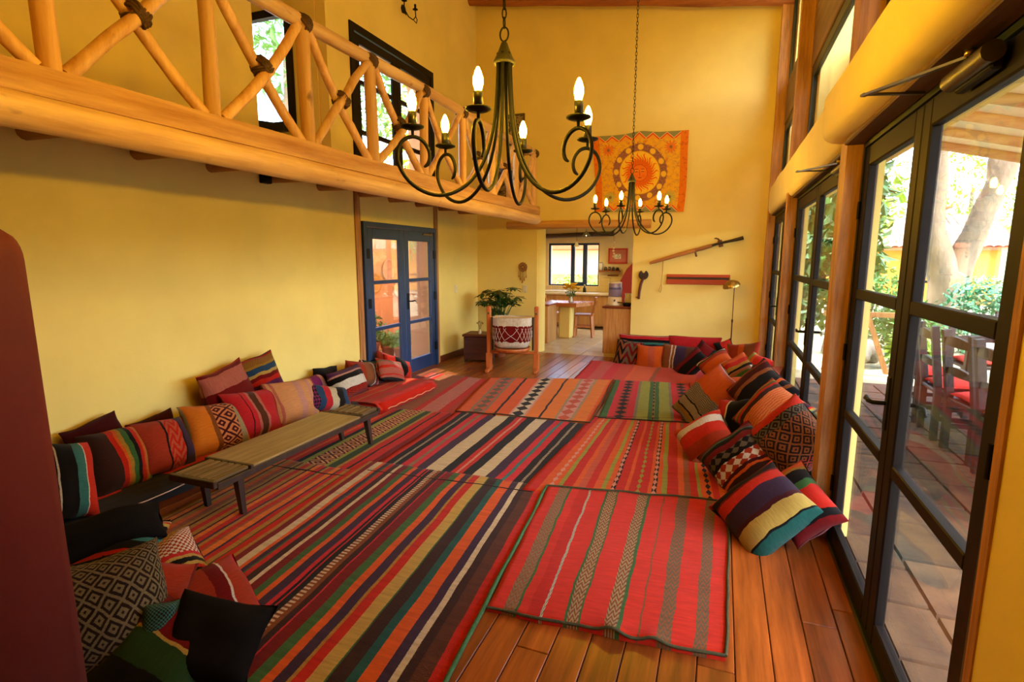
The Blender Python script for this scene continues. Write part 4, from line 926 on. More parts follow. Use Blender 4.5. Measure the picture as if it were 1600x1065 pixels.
# iron sconces: an unlit one above the upper door, lit ones added unseen as warm fill light
def sconce(loc, rz, label, lit):
    k = empty('wall_sconce', loc, rz); tag(k, label, 'wall lamp')
    MB().lathe([(0, 0), (.05, .0), (.045, .012), (0, .018)], (0, 0, 0), 16).build('wall_plate', STEEL, k).rotation_euler = (0, R(90), 0)
    for s_ in (-1, 1):
        arm = MB().tube([(.015, 0, 0), (.06, s_*.03, -.09), (.09, s_*.09, -.11), (.10, s_*.14, -.05), (.10, s_*.13, .02)], .007, 8).tube([(.09, s_*.11, -.11), (.09, s_*.17, -.12), (.09, s_*.19, -.07), (.09, s_*.15, -.04)], .006, 6).build('arm', STEEL, k)
        MB().lathe([(0, .02), (.035, .028), (.035, .033), (.014, .033), (.014, .09), (0, .09)], (.10, s_*.13, 0), 12).build('candle_cup', STEEL, arm)
        if lit: MB().lathe([(.010, .09), (.0175, .115), (.0165, .135), (.010, .155), (0, .17)], (.10, s_*.13, 0), 12).build('bulb', glow('added_sconce_bulb', (1, .54, .02), BULB*2.2), arm)
p = on('x', XL, 630, 14); sconce((XL, p.y, p.z), 0, 'unlit two armed iron sconce above the upper door', False)
sconce((.58, 3.455, 4.15), math.pi, 'added fill lamp in iron sconce form, unseen high on the timber post above the glazed doors', True)
sconce((.57, 6.095, 4.3), math.pi, 'added fill lamp in iron sconce form, unseen high on the far timber post', True)
sconce((.65, .6, 4.0), math.pi, 'added fill lamp in iron sconce form, unseen on the yellow pillar behind the viewer', True)
# black junction box under the balcony
p = on('x', XL, 411, 278); tag(MB().bbox(XL, p.y-.05, p.z-.05, XL+.06, p.y+.05, p.z+.05, .006).bbox(XL+.06, p.y-.035, p.z-.01, XL+.07, p.y+.035, p.z+.01, .003).build('junction_box', STEEL), 'small black box on the wall under the balcony', 'electrical box')
# floor lamp
fx, fy = .19, 8.36; k = empty('floor_lamp', (fx, fy, 0)); tag(k, 'thin brass floor lamp with a ribbed tilted shade in the corner', 'floor lamp')
MB().lathe([(0, 0), (.13, 0), (.13, .015), (.03, .03), (.012, .05), (0, .05)], (0, 0, 0), 24).build('base', BRASS, k)
MB().tube([(0, 0, .04), (0, 0, .72)], .009, 8).tube([(0, 0, .70), (0, 0, 1.2)], .006, 8).lathe([(.0, .69), (.014, .69), (.014, .73), (0, .73)], (0, 0, 0), 10).build('pole', plain('bronze_pole', '5a3420', .35, .8), k)
m = MB(); NS = 36
for j in range(9):
    q = R(90)*j/8
    for i in range(NS): a = 2*math.pi*i/NS; rb_ = 1+.05*math.cos(12*a)*math.sin(q); m.v.append((.115*math.sin(q)*math.cos(a)*rb_, .115*math.sin(q)*math.sin(a)*rb_, .10*math.cos(q)))
for j in range(8):
    for i in range(NS): m.f.append((j*NS+i, j*NS+(i+1) % NS, (j+1)*NS+(i+1) % NS, (j+1)*NS+i)); m.sm.append(True)
m.tube([(0, 0, .1), (0, 0, .125)], .01, 8)
sh = m.build('shade', BRASS, k, fix=False); sh.location = (-.035, -.02, 1.20); sh.rotation_euler = (R(8), R(-16), 0)
p = on('x', .62, 1178, 472); tag(MB().tube([(.615, 8.56+.045*math.cos(q), 1.12+.06*math.sin(q)) for q in [2*math.pi*i/20 for i in range(21)]], .012, 6).build('wall_ring', plain('tan_rope', 'b07a3a', .8)), 'small tan ring hanging by the corner post', 'ring')

# ================================================================== KITCHEN
KB = 12.5
kf = MB().box(-4.12, 8.66, -.12, -.6, KB, -.02).build('floor_kitchen', plain('grout', '8a7858', .9)); struct(kf, 'pale tiled kitchen floor beyond the opening', 'floor')
TILE = plain('floor_tile', 'c8b48c', .35, var=.12, scale=5); ti = MB().bbox(.004, .004, -.02, .396, .396, 0, .004).mesh('tile', TILE, True)
for i in range(9):
    for j in range(10):
        if 8.665+j*.4+.4 < KB+.2: link('tile', ti, kf, (-4.12+i*.4, 8.665+j*.4, 0))
ow = slab(MB(), 1, KB, KB+.3, -4.12, -.6, 0, 2.7, [(-3.9, -2.667, .954, 1.955)]); slab(ow, 0, -.7, -.6, 9.0, KB, 0, 2.7, [(9.5, 12.2, .02, 2.3)])
o = ow.build('wall_kitchen', plain('kitchen_plaster', 'e6d2a0', .85, var=.05, scale=2, bump=.2, bscale=5), fix=False); struct(o, 'cream kitchen wall around the kitchen window', 'wall')
o = MB().box(-4.12, 9.0, 2.7, -.6, KB+.3, 2.85).build('ceiling_kitchen', CEIL); struct(o, 'flat pale kitchen ceiling', 'ceiling')
w = empty('window_5', (-3.9, KB+.04, .954)); struct(w, 'blue framed three part kitchen window', 'window')
ww, wh = 1.233, 1.001; m = MB().box(0, 0, 0, .045, .06, wh).box(ww-.03, 0, 0, ww, .06, wh).box(.045, 0, wh-.05, ww-.03, .06, wh).box(.045, 0, 0, ww-.03, .06, .03); m.build('window_frame', BLUEP, w)
MB().box(.55, -.01, .03, .64, .06, wh-.05).build('mullion', BLUEP, w); MB().box(.84, -.01, .03, .94, .06, wh-.05).build('mullion', BLUEP, w); MB().box(.64, -.01, .03, .84, .04, .09).build('sash_rail', BLUEP, w)
for a, b in ((.045, .55), (.64, .84), (.94, ww-.03)): MB().box(a, .025, .03, b, .032, wh-.05).build('pane', GLASS, w)
o = logrun(MB(), (-4.1, KB-.06, 2.12), (-2.33, KB-.06, 2.16), .055, 8, .01).build('trim_8', wood('dark_lintel', '2a1810', '4e3020', .6, axis=0)); struct(o, 'dark log lintel above the kitchen window', 'lintel')
dk2 = empty('door_6', (-.7, 0, 0)); struct(dk2, 'unseen glazed kitchen door added to let in daylight', 'door'); leaf(dk2, 9.5, 10.85, .02, 2.3, .03, [1.0], BLUEP); leaf(dk2, 10.85, 12.2, .02, 2.3, .03, [1.0], BLUEP)  # unseen door added to bring daylight into the kitchen
# back counter with tiles
kc = empty('kitchen_counter', (-4.1, KB, 0)); tag(kc, 'tiled sink counter below the kitchen window', 'counter')
MB().bbox(0, -.58, .08, 1.96, -.002, .78, .006).build('body', wood('counter_wood', '9a6a34', 'c8985a', .5, axis=2), kc)
for i in range(4): MB().bbox(.02+i*.485, -.6, .12, .49+i*.485, -.58, .74, .005).build('cabinet_door', wood('counter_wood', '', ''), kc)
MB().bbox(0, -.62, .78, 1.97, -.002, .82, .006).build('worktop', plain('white_worktop', 'd8cca8', .4), kc)
WT = plain('wall_tile', 'd2c090', .3, var=.1, scale=4); wt = MB().bbox(.003, -.012, .003, .267, 0, .127, .003).mesh('wall_tile', WT, True); wt2 = MB().bbox(.003, -.012, .003, .267, 0, .197, .003).mesh('wall_tile', WT, True)
for i in range(7): link('wall_tile', wt, kc, (.02+i*.27, -.001, .823))
for i in range(2):
    for j in range(2): link('wall_tile', wt2, kc, (1.45+i*.27, -.001, .955+j*.2))
MB().bbox(.25, -.5, .821, .75, -.15, .86, .02).build('sink', plain('sink_white', 'e8e4d4', .2), kc)
sj = empty('dish_bottle', (-2.95, KB-.2, .82)); tag(sj, 'small dark bottle on the sink counter', 'bottle')
MB().lathe([(0, 0), (.04, 0), (.04, .09), (.015, .12), (.015, .15), (0, .15)], (0, 0, 0), 12).build('body', plain('dark_bottle', '1c1c1e', .3), sj); MB().lathe([(0, .15), (.02, .15), (.02, .18), (0, .18)], (0, 0, 0), 10).build('cap', plain('pale_cap', 'c8c8c0', .4), sj)
# dining table and stools
tb = empty('kitchen_table', (-2.85, 10.45, 0)); tag(tb, 'thick wooden kitchen table on a plastered pillar', 'table')
MB().prism([(-.45, -.28), (.26, -.30), (.48, .3), (-.45, .34)], 2, .66, .735).build('tabletop', wood('table_slab', '7a3c1c', 'b8703a', .25, axis=0), tb)
MB().bbox(-.16, -.09, 0, .1, .17, .66, .03).build('pillar', PLASTER, tb)
def stool(loc, rz, label):
    k = empty('wooden_stool', loc, rz); tag(k, label, 'stool', 'kitchen stools'); sw = wood('stool_wood', '8a4a20', 'bc7a40', .4)
    MB().bbox(-.19, -.17, .44, .19, .17, .475, .012).build('seat', sw, k)
    for sx in (-1, 1):
        for sy in (-1, 1): MB().bar((sx*.15, sy*.13, .45), (sx*.19, sy*.17, 0), .04, .04).build('leg', sw, k)
        MB().bar((sx*.178, -.15, .16), (sx*.178, .15, .16), .025, .03).build('stretcher', sw, k); MB().bar((-.17, sx*.155, .22), (.17, sx*.155, .22), .025, .03).build('stretcher', sw, k)
    for sy in (-1, 1): MB().bar((.165, sy*.13, .47), (.24, sy*.13, .80), .035, .035).build('back_post', sw, k)
    MB().bar((.235, -.16, .78), (.235, .16, .78), .03, .07).build('back_rail', sw, k); MB().bar((.205, -.13, .63), (.205, .13, .63), .025, .05).build('back_rail', sw, k)
stool((-2.58, 10.78, 0), R(8), 'wooden stool with a back right of the kitchen table'); stool((-3.32, 10.95, 0), R(170), 'wooden stool with a back left of the kitchen table')
v = empty('flower_vase', (-2.78, 10.42, .735)); tag(v, 'glass vase of yellow flowers on the kitchen table', 'vase')
MB().lathe([(0, 0), (.035, 0), (.045, .03), (.03, .07), (.035, .11), (.03, .11), (.026, .07), (.04, .03), (0, .008)], (0, 0, 0), 16).build('body', plain('vase_glass', 'cfd0c0', .08), v)
m = MB(); fl_ = []
for i in range(9): a = i*2.4; rr = .04+.014*i; p = Vector((rr*math.cos(a), rr*math.sin(a), .25+.025*(i % 4))); fl_.append(p); m.tube([(0, 0, .05), p*.55+Vector((0, 0, .07)), p], .003, 5)
m.leaves((0, 0, .18), (.11, .11, .06), 60, .06, .1, 3); m.build('stems', plain('flower_stem', '3a6a2a', .6), v)
for i, p in enumerate(fl_):
    m = MB()
    for q in range(10): a = 6.28*q/10; d_ = Vector((math.cos(a), math.sin(a), .7)); s_ = Vector((-math.sin(a), math.cos(a), 0)); m.add([p, p+d_*.055+s_*.03, p+d_*.08, p+d_*.055-s_*.03], [(0, 1, 2), (0, 2, 3)])
    m.build('blossom', plain('yellow_petal', 'f4c414', .6), v)
# counter unit in the opening
cu = empty('counter_unit', (-1.78, 8.66, 0)); tag(cu, 'striped wood counter unit standing in the kitchen opening', 'cabinet')
MB().bbox(.02, .03, .05, .47, .62, .80, .006).build('body', wood('zebrano', '9a6630', 'd09a58', .4, axis=2, grain=34, rnd=.02), cu); MB().bbox(.04, .05, 0, .46, .6, .05, .003).build('plinth', plain('plinth', 'c8b070', .6), cu)
MB().bbox(0, 0, .80, .48, .64, .835, .008).build('worktop', wood('red_worktop', '6a2a14', '9a4a24', .3, axis=0), cu)
pu_ = empty('water_purifier', (-1.62, 8.92, .835)); tag(pu_, 'violet tinted countertop water purifier with a white base', 'water purifier')
MB().lathe([(0, 0), (.12, 0), (.12, .02), (.11, .13), (.085, .14), (0, .14)], (0, 0, 0), 24).build('base', plain('white_plastic_base', 'e8e0cc', .35), pu_)
MB().lathe([(.088, .14), (.108, .15), (.108, .36), (.10, .37), (.10, .15)], (0, 0, 0), 24).build('tank', plain('violet_tank', '9a90b8', .15), pu_)
MB().lathe([(0, .40), (.04, .398), (.09, .385), (.108, .37), (.108, .36), (0, .36)], (0, 0, 0), 24).build('lid', MATS['white_plastic_base'], pu_)
MB().lathe([(.109, .26), (.1105, .265), (.1105, .29), (.109, .295)], (0, 0, 0), 24).build('band', plain('blue_band', '5a5a9a', .3), pu_); MB().tube([(.02, -.105, .09), (.02, -.15, .09), (.02, -.155, .07)], .012, 8).build('tap', plain('dark_tap', '2a2a30', .3), pu_)
k = empty('mug_stack', (-1.42, 9.02, .835))
tag(k, 'white jug beside the water purifier', 'jug'); k.name = 'white_jug'
MB().lathe([(0, 0), (.055, 0), (.06, .08), (.05, .15), (.056, .19), (.05, .19), (.044, .15), (0, .02)], (0, 0, 0), 16).build('body', plain('white_ceramic', 'e0d8c4', .3), k); MB().tube([(.05, 0, .16), (.09, 0, .14), (.085, 0, .07), (.055, 0, .05)], .008, 6).build('handle', MATS['white_ceramic'], k)
k = empty('black_pan', (-1.40, 8.80, .835)); tag(k, 'small black pan at the counter corner', 'pan'); MB().lathe([(0, 0), (.06, 0), (.075, .05), (.07, .05), (.055, .012), (0, .012)], (0, 0, 0), 18).build('body', STEEL, k); MB().tube([(-.07, 0, .045), (-.15, -.02, .06)], .008, 6).build('handle', STEEL, k)
cl = empty('low_cabinet', (-3.36, 9.62, 0)); tag(cl, 'low cabinet with reddish top at the left edge of the kitchen opening', 'cabinet')
MB().bbox(0, 0, 0, .36, .6, .71, .006).build('body', wood('counter_wood', '', ''), cl); MB().bbox(-.01, -.01, .71, .38, .61, .745, .006).build('worktop', MATS['red_worktop'], cl)
# wall things in the kitchen
k = empty('framed_picture', (-2.45, KB-.001, 1.48)); tag(k, 'red framed picture with pink mount on the kitchen wall', 'picture')
MB().box(0, -.03, 0, .44, 0, .035).box(0, -.03, .315, .44, 0, .35).box(0, -.03, .035, .035, 0, .315).box(.405, -.03, .035, .44, 0, .315).build('frame', plain('red_frame', 'b0301c', .5), k)
MB().box(.035, -.012, .035, .405, 0, .315).build('mount', plain('pink_mount', 'c07058', .8), k); MB().box(.14, -.014, .11, .29, -.012, .22).build('print', plain('pale_print', 'c8c0a0', .8, var=.5, scale=30), k)
sf = empty('jar_shelf', (-2.655, KB-.16, 1.295)); tag(sf, 'narrow wooden kitchen shelf right of the window', 'shelf')
MB().bbox(0, 0, 0, .5, .158, .03, .004).build('board', wood('shelf_wood', '5a2c14', '8a4a24', .5, axis=0), sf); MB().bbox(.2, .12, -.1, .45, .158, -.07, .004).build('board', MATS['shelf_wood'], sf)
for i, (xx, r_, h, col, lab) in enumerate([(.05, .045, .17, 'd8d0b8', 'tall white jug at the left end of the kitchen shelf'), (.16, .035, .07, '4a3a2a', 'first small jar on the kitchen shelf, next to the jug'), (.25, .035, .075, '6a4a2a', 'second small brown jar on the kitchen shelf'), (.34, .035, .07, '3a3228', 'third small dark jar on the kitchen shelf'), (.43, .04, .06, '3c2a20', 'last squat jar at the right end of the kitchen shelf')]):
    j = empty('spice_jar' if i else 'shelf_jug', (-2.655+xx, KB-.08, 1.325)); tag(j, lab, 'jar' if i else 'jug')
    MB().lathe([(0, 0), (r_, 0), (r_, h*.8), (r_*.7, h*.92), (r_*.7, h), (0, h)], (0, 0, 0), 14).build('body', plain('jar_'+col, col, .3), j)
    MB().lathe([(0, h), (r_*.8, h), (r_*.8, h+.018), (0, h+.018)], (0, 0, 0), 14).build('lid', plain('jar_lid', '8a8478', .4, .5), j)
MB_ = MB().prism([(-2.12, 0), (-1.2, 0), (-1.2, 1.62), (-1.75, 1.58), (-1.95, 1.38), (-2.12, 1.05)], 1, KB-.4, KB-.004); tag(MB_.build('hearth_hood', plain('hearth_red', '8a1c12', .7, var=.1)), 'red plastered hearth with slanted side in the kitchen', 'hearth')
for (px_, py_, sc, lab) in ((916, 366, 1.0, 'cone shaped pendant lamp in the middle of the kitchen opening'), (901, 383, .7, 'small glass pendant lamp in front of the kitchen window')):
    p = on('y', 10.9 if sc == 1 else 11.6, px_, py_); k = empty('pendant_lamp', (p.x, p.y, p.z)); tag(k, lab, 'pendant lamp')
    MB().lathe([(.014, .075), (.022, .06), (.085*sc, -.02), (.088*sc, -.03), (.08*sc, -.022), (.018, .055)], (0, 0, 0), 20).build('shade', plain('grey_enamel' if sc == 1 else 'pale_enamel', '6a6450' if sc == 1 else 'c8c4b0', .35), k)
    MB().tube([(0, 0, .07), (0, 0, 2.7-p.z)], .004, 6).build('cord', STEEL, k); MB().lathe([(0, -.03), (.022, -.02), (.022, .0), (.012, .03), (0, .03)], (0, 0, 0), 12).build('bulb', glow('pendant_bulb', (1, .66, .18), 2600.0), k)
p = on('y', 8.9, 959, 388); k = empty('shell_strand', p); tag(k, 'pale hanging strand at the kitchen lintel', 'hanging ornament')
MB().tube([(0, 0, -.02), (0, 0, 2.1-p.z)], .003, 5).build('cord', plain('twine', '', .9), k)
for i in range(6): MB().lathe([(0, -.018), (.016, -.008), (.018, .004), (.008, .018), (0, .02)], (.006*math.sin(i*2), 0, -.13+i*.045), 10).build('shell', plain('shell', 'e0d4b4', .5), k)
# outside the kitchen window
o = MB().box(-7, 15.2, 0, 0, 15.4, 1.15).build('wall_yard', plain('pale_yard_wall', 'b07c5c', .9, var=.15)); struct(o, 'sunlit yard wall outside the kitchen window', 'wall')
k = empty('yard_shrub', (-3.6, 14.7, 0)); tag(k, 'bright green shrub outside the kitchen window', 'shrub'); MB().leaves((0, 0, .75), (1.0, .35, .45), 900, .13, .1, 12).build('foliage', plain('bright_leaf', '8fb83a', .5, var=.3, scale=8), k); MB().tube([(0, 0, 0), (.05, 0, .8)], .03, 6).build('stem', plain('bark', '6a5a44', .9), k)
k = empty('tiled_gable', (-3.9, 18, 0)); tag(k, 'orange tiled gable of a house beyond the yard wall', 'house'); MB().bbox(-1.6, 0, 0, 1.0, 2.5, 1.9, .02).build('wall', SALMON, k); MB().prism([(-1.8, 1.9), (1.2, 1.9), (-.3, 2.9)], 1, -.2, 2.7).build('roof', TERRA, k)

# ================================================================== COURTYARD BEHIND THE BLUE DOOR
o = MB().box(-9, 3, -.08, -4.42, 12.4, -.01).build('floor_courtyard', plain('court_stone', 'a89478', .9, var=.2, scale=3)); struct(o, 'pale stone floor of the courtyard behind the blue door', 'floor')
o = MB().box(-5.75, 4.2, 0, -5.5, 9.32, 2.25).box(-5.75, 9.32, 0, -5.2, 12.4, 2.25).build('wall_courtyard', SALMON); struct(o, 'terracotta courtyard wall seen through the blue door', 'wall')
for px_, py_, r_, mt, lab in ((606, 422, .2, plain('pink_plate', 'c8a488', .6, var=.2, scale=12), 'large pinkish plate hanging on the courtyard wall'), (621, 451, .15, plain('painted_plate', 'efe4c4', .5, var=.35, scale=28), 'smaller painted cream plate on the courtyard wall'), (585, 442, .17, plain('yellow_plate', 'c89a4a', .5, var=.2, scale=14), 'ochre plate half hidden by the blue door stile')):
    p = on('x', -5.5, px_, py_); plate_obj('wall_plate', lab, 'plate', p, r_, (1, 0, 0), mt, None)
def pot_plant(loc, r_, h, leaf_n, lr, lab, seed, col='7aa03a', tall=False):
    k = empty('potted_plant', loc); tag(k, lab, 'plant')
    MB().lathe([(0, 0), (r_*.7, 0), (r_*.95, h*.8), (r_*1.05, h*.8), (r_*1.08, h), (r_*.92, h), (r_*.88, h*.85), (0, h*.8)], (0, 0, 0), 20).build('pot', TERRA, k)
    m = MB(); rg = random.Random(seed)
    for i in range(9): a = rg.uniform(0, 6.28); m.tube([(0, 0, h*.8), (lr[0]*.5*math.cos(a), lr[1]*.5*math.sin(a), h+lr[2])], .005, 5)
    m.build('stems', plain('green_stem', '', .6), k)
    MB().leaves((0, 0, h+lr[2]*.9), lr, leaf_n, .035 if tall else .075, .2 if not tall else -.8, seed, .7 if not tall else .2).build('leaves', plain('pot_leaf_'+col, col, .5, var=.35, scale=14), k)
pot_plant((-4.63, 7.13, 0), .12, .24, 260, (.19, .19, .14), 'bushy plant in a terracotta pot nearest the blue door', 1)
pot_plant((-4.92, 7.2, 0), .11, .22, 220, (.17, .17, .12), 'second leafy terracotta pot further inside the courtyard', 2, '8cb048')
pot_plant((-5.05, 6.95, 0), .12, .3, 320, (.2, .2, .25), 'taller green plant left in the courtyard doorway', 3, '6a9a4a')
pot_plant((-4.62, 7.62, 0), .10, .42, 160, (.1, .1, .2), 'grassy plant in a tall terracotta pot at the right door pane', 4, '6a8a3a', True)
tag(MB().lathe([(0, 0), (.08, 0), (.10, .2), (.095, .2), (.08, .02), (0, .02)], (-4.46, 7.38, 0), 18).build('empty_pot', TERRA), 'short empty terracotta pot in front of the grassy plant', 'pot')

# ================================================================== GARDEN SIDE
LEAF = lambda nm, col: plain(nm, col, .5, var=.35, scale=3)
BARK = plain('tree_bark', '86735a', .9, var=.25, scale=7, bump=.8, bscale=18, stretch=(1, 1, .4))
gd = MB().box(.9, -6, -.14, 45, 60, -.04).box(-40, 12.85, -.14, .9, 60, -.04).box(-40, -6, -.14, -9, 12.85, -.04).build('ground', plain('garden_ground', 'b8b08a', .95, var=.2, scale=.6)); struct(gd, 'sunlit garden ground around the house', 'ground')
pt = MB().box(1.0, -1.0, -.1, 5.2, 8.2, -.03).build('floor_patio', plain('patio_mortar', '5a4a34', .95)); struct(pt, 'flagstone patio floor outside the glazed doors', 'floor')
FLAG = plain('flagstone', '9c7a50', .75, var=.3, scale=3.5, bump=.5, bscale=9); rg = random.Random(11); x = .76
ff = NT('flagstone_random'); oi = ff.n('ObjectInfo'); vv = ff.n('VectorMath', operation='ADD'); tc = ff.n('TexCoord'); ff.l(tc.outputs['Object'], vv.inputs[0]); cb = ff.n('CombineXYZ'); ff.l(ff.math('MULTIPLY', oi.outputs['Random'], 50), cb.inputs[0]); ff.l(cb.outputs[0], vv.inputs[1])
nn = ff.noise(vv.outputs[0], 4, 5, .65); hs = ff.n('HueSaturation'); ff.l(ff.ramp(nn, [(.3, '38281a'), (.5, '5a4226'), (.72, '745634')]), hs.inputs['Color']); ff.l(ff.math('ADD', ff.math('MULTIPLY', oi.outputs['Random'], .4), .75), hs.inputs['Value']); ff.l(hs.outputs[0], ff.b.inputs['Base Color']); ff.b.inputs['Roughness'].default_value = .75; ff.bump(nn, .6, .02)
FLAG = ff.m; fm = {}
MB().box(.74, 1.5, -.1, 1.0, 8.5, -.03).build('mortar_strip', MATS['patio_mortar'], pt)
wds = [.24, .3, .27, .33, .28, .32, .36, .3, .34, .3, .36, .4, .44, .4]
for ci, cw in enumerate(wds):
    y = .2-rg.uniform(0, .4)
    while y < 8.1:
        L = rg.choice([.34, .42, .5, .6]); key = (ci, L)
        if key not in fm:
            e = .005; e2 = .010; sk = rg.uniform(-.012, .012)
            fm[key] = MB().add([(e, e2+sk, -.03), (cw-e, e2, -.03), (cw-e, L-e2+sk*.5, -.03), (e, L-e2, -.03), (e+.004, e2+.006+sk, -.004), (cw-e-.004, e2+.006, -.002), (cw-e-.004, L-e2-.006+sk*.5, -.004), (e+.004, L-e2-.006, -.001)], [(0, 3, 2, 1), (4, 5, 6, 7), (0, 1, 5, 4), (1, 2, 6, 5), (2, 3, 7, 6), (3, 0, 4, 7)]).mesh('flagstone', FLAG, True)
        if y > .9 and y+L < 8.25: link('flagstone', fm[key], pt, (x, y, 0))
        y += L
    x += cw
# veranda roof with round beams
vz = lambda x_: 3.34-.25*(x_-.9)
vr = MB().prism([(1.0, vz(1.0)), (3.7, vz(3.7)), (3.7, vz(3.7)+.12), (1.0, vz(1.0)+.12)], 1, 1.0, 8.45).build('ceiling_veranda', plain('veranda_plaster', 'fbf2cc', .9, var=.05)); struct(vr, 'pale sloping veranda roof with round beams over the patio', 'roof')
VB = wood('veranda_beam', 'b08040', 'e8c488', .6, axis=0, grain=12)
for y in (8.05, 7.4, 6.75, 6.1, 5.45, 4.8, 4.15, 3.5, 2.85, 2.2, 1.55): logrun(MB(), (1.0, y, vz(1.0)-.04), (3.75, y, vz(3.75)-.04), .055, 8, .01).build('beam', VB, vr)
for y in (1.4, 4.6, 7.6): MB().tube([(3.6, y, -.03), (3.6, y, vz(3.6)-.05)], .09, 12).build('post', POLEW, vr)
# patio chairs and table
def chair(loc, rz, label):
    k = empty('patio_chair', loc, rz); tag(k, label, 'chair', 'dark patio chairs'); W_ = .21
    for sy in (-1, 1):
        MB().bar((W_*.95, sy*W_, 0), (W_*.95, sy*W_, .43), .05, .05).build('leg', DARKW, k)
        MB().bar((-W_*.95, sy*W_, 0), (-W_*1.0, sy*W_, .5), .05, .05).bar((-W_*1.0, sy*W_, .48), (-W_*1.35, sy*W_, 1.02), .05, .055).build('back_leg', DARKW, k)
        MB().bar((-W_, sy*W_, .2), (W_, sy*W_, .2), .025, .04).build('stretcher', DARKW, k)
    MB().bar((W_, -W_, .25), (W_, W_, .25), .025, .04).build('stretcher', DARKW, k)
    MB().bbox(-W_-.02, -W_-.025, .42, W_+.03, W_+.025, .455, .008).build('seat', DARKW, k)
    for z, hh in ((.66, .07), (.90, .09)):
        m = MB(); N = 10
        for i in range(N+1):
            yy = -W_+2*W_*i/N; xx = -W_*1.0-(z-.48)*.137*1.2-.02*math.sin(math.pi*i/N); zz = .03*math.sin(math.pi*i/N)
            m.v += [(xx-.012, yy, z), (xx+.012, yy, z), (xx+.012, yy, z+hh*.6+zz), (xx-.012, yy, z+hh*.6+zz)]
        for i in range(N):
            for q in range(4): m.f.append((i*4+q, i*4+(q+1) % 4, i*4+4+(q+1) % 4, i*4+4+q)); m.sm.append(False)
        m.f.append((0, 1, 2, 3)); m.f.append((N*4+3, N*4+2, N*4+1, N*4)); m.sm += [False, False]
        m.build('back_rail', DARKW, k)
    me = pillow_mesh('seat_pad', .42, .42, .07, plain('red_pad', 'c8281c', .8, var=.1), 77, 10, .02); link('seat_pad', me, k, (0, 0, .485))
for i, (x_, y, rz, lab) in enumerate([(2.06, 6.45, 4, 'dark patio chair with red pad farthest along the house side of the table'), (2.06, 5.85, -3, 'second farthest dark patio chair on the house side of the table'), (2.08, 5.25, 5, 'third dark patio chair on the house side of the table'), (2.08, 4.65, 0, 'fourth dark patio chair, nearer on the house side of the table'), (2.06, 4.05, -4, 'nearest dark patio chair on the house side of the table')]): chair((x_, y, 0), R(rz), lab)
chair((2.75, 7.35, 0), R(-90), 'dark patio chair standing at the far head of the table')
k = empty('patio_table', (2.78, 5.3, 0)); tag(k, 'long patio table covered with a white cloth', 'table')
MB().bbox(-.42, -1.5, .71, .42, 1.5, .745, .008).build('tabletop', DARKW, k); MB().bbox(-.43, -1.51, .746, .43, 1.51, .752, .002).build('cloth', plain('white_cloth', 'efe8d8', .8), k)
for sx in (-1, 1):
    for sy in (-1, 1): MB().bbox(sx*.36-.04, sy*1.4-.04, 0, sx*.36+.04, sy*1.4+.04, .71, .006).build('leg', DARKW, k)
# big double trunked tree
def tree(name, label, loc, trunks, crowns, mat, leaf, seed, cat='tree'):
    k = empty(name, loc); tag(k, label, cat)
    for pts, r0, r1 in trunks:
        n = len(pts); m = MB(); Q = []
        for i in range(n-1):
            for j in range(5): Q.append(Vector(pts[i]).lerp(Vector(pts[i+1]), j/5))
        Q.append(Vector(pts[-1])); Q = [q+noise.noise_vector(q*1.4)*.05 for q in Q]
        m.tube(Q, [(r0+(r1-r0)*i/(len(Q)-1))*(1+.12*noise.noise(q*2.5)) for i, q in enumerate(Q)], 14).build('trunk', BARK, k)
    m = MB()
    for i, (c, rad, n) in enumerate(crowns): m.leaves(c, rad, n, leaf, .2, seed+i)
    if crowns: m.build('foliage', mat, k, fix=False)
    return k
L1 = LEAF('light_leaf', '9cc24a'); L2 = LEAF('mid_leaf', '5f9a4a'); L3 = LEAF('blue_green_leaf', '4f9468'); L4 = LEAF('deep_leaf', '4a7a34')
tree('forked_tree', 'large forked tree with pale bark beyond the patio', (4.45, 14, -.05), [([(.05, 0, 0), (.0, 0, 1.2), (-.35, 0, 2.2), (-.45, 0, 4.2), (-.5, .2, 7)], .36, .16), ([(.08, 0, .7), (.3, 0, 1.9), (.62, 0, 3.1), (1.1, 0, 4.4), (1.9, .2, 6.2)], .27, .14), ([(.62, 0, 2.9), (.65, .1, 4.0), (.7, .2, 6.5)], .17, .1)],
     [((-.8, .5, 6.6), (2.2, 2, 1.4), 1500), ((1.8, 1, 6.6), (2.2, 2, 1.3), 1500)], L1, .22, 31)
for i, (loc, cr, mt, lab) in enumerate([((11.5, 34, -.05), [((0, 0, 5.2), (3.4, 2.5, 3.8), 2400)], L1, 'pale green tree behind the yellow house, right of the chimney'), ((4.5, 34, -.05), [((0, 0, 5.4), (3.4, 2.5, 3.8), 2400)], L1, 'pale green tree behind the yellow house roof'),
        ((3.2, 19, -.05), [((0, 0, 3.6), (1.6, 1.6, 2.2), 1600)], L1, 'light leafy tree seen through the middle glazed doors'), ((1.85, 10.6, -.05), [((0, 0, 2.3), (.62, .8, 1.8), 1500)], L4, 'dense dark green tree beyond the far glazed doors'), ((13, 22, -.05), [((0, 0, 4.0), (3, 2.5, 3.4), 1800)], L2, 'green tree at the right edge of the garden')]):
    tree('garden_tree', lab, loc, [([(0, 0, 0), (.1, 0, 1.5), (0, .1, cr[0][0][2])], .16, .08)], cr, mt, .3, 50+i*7)
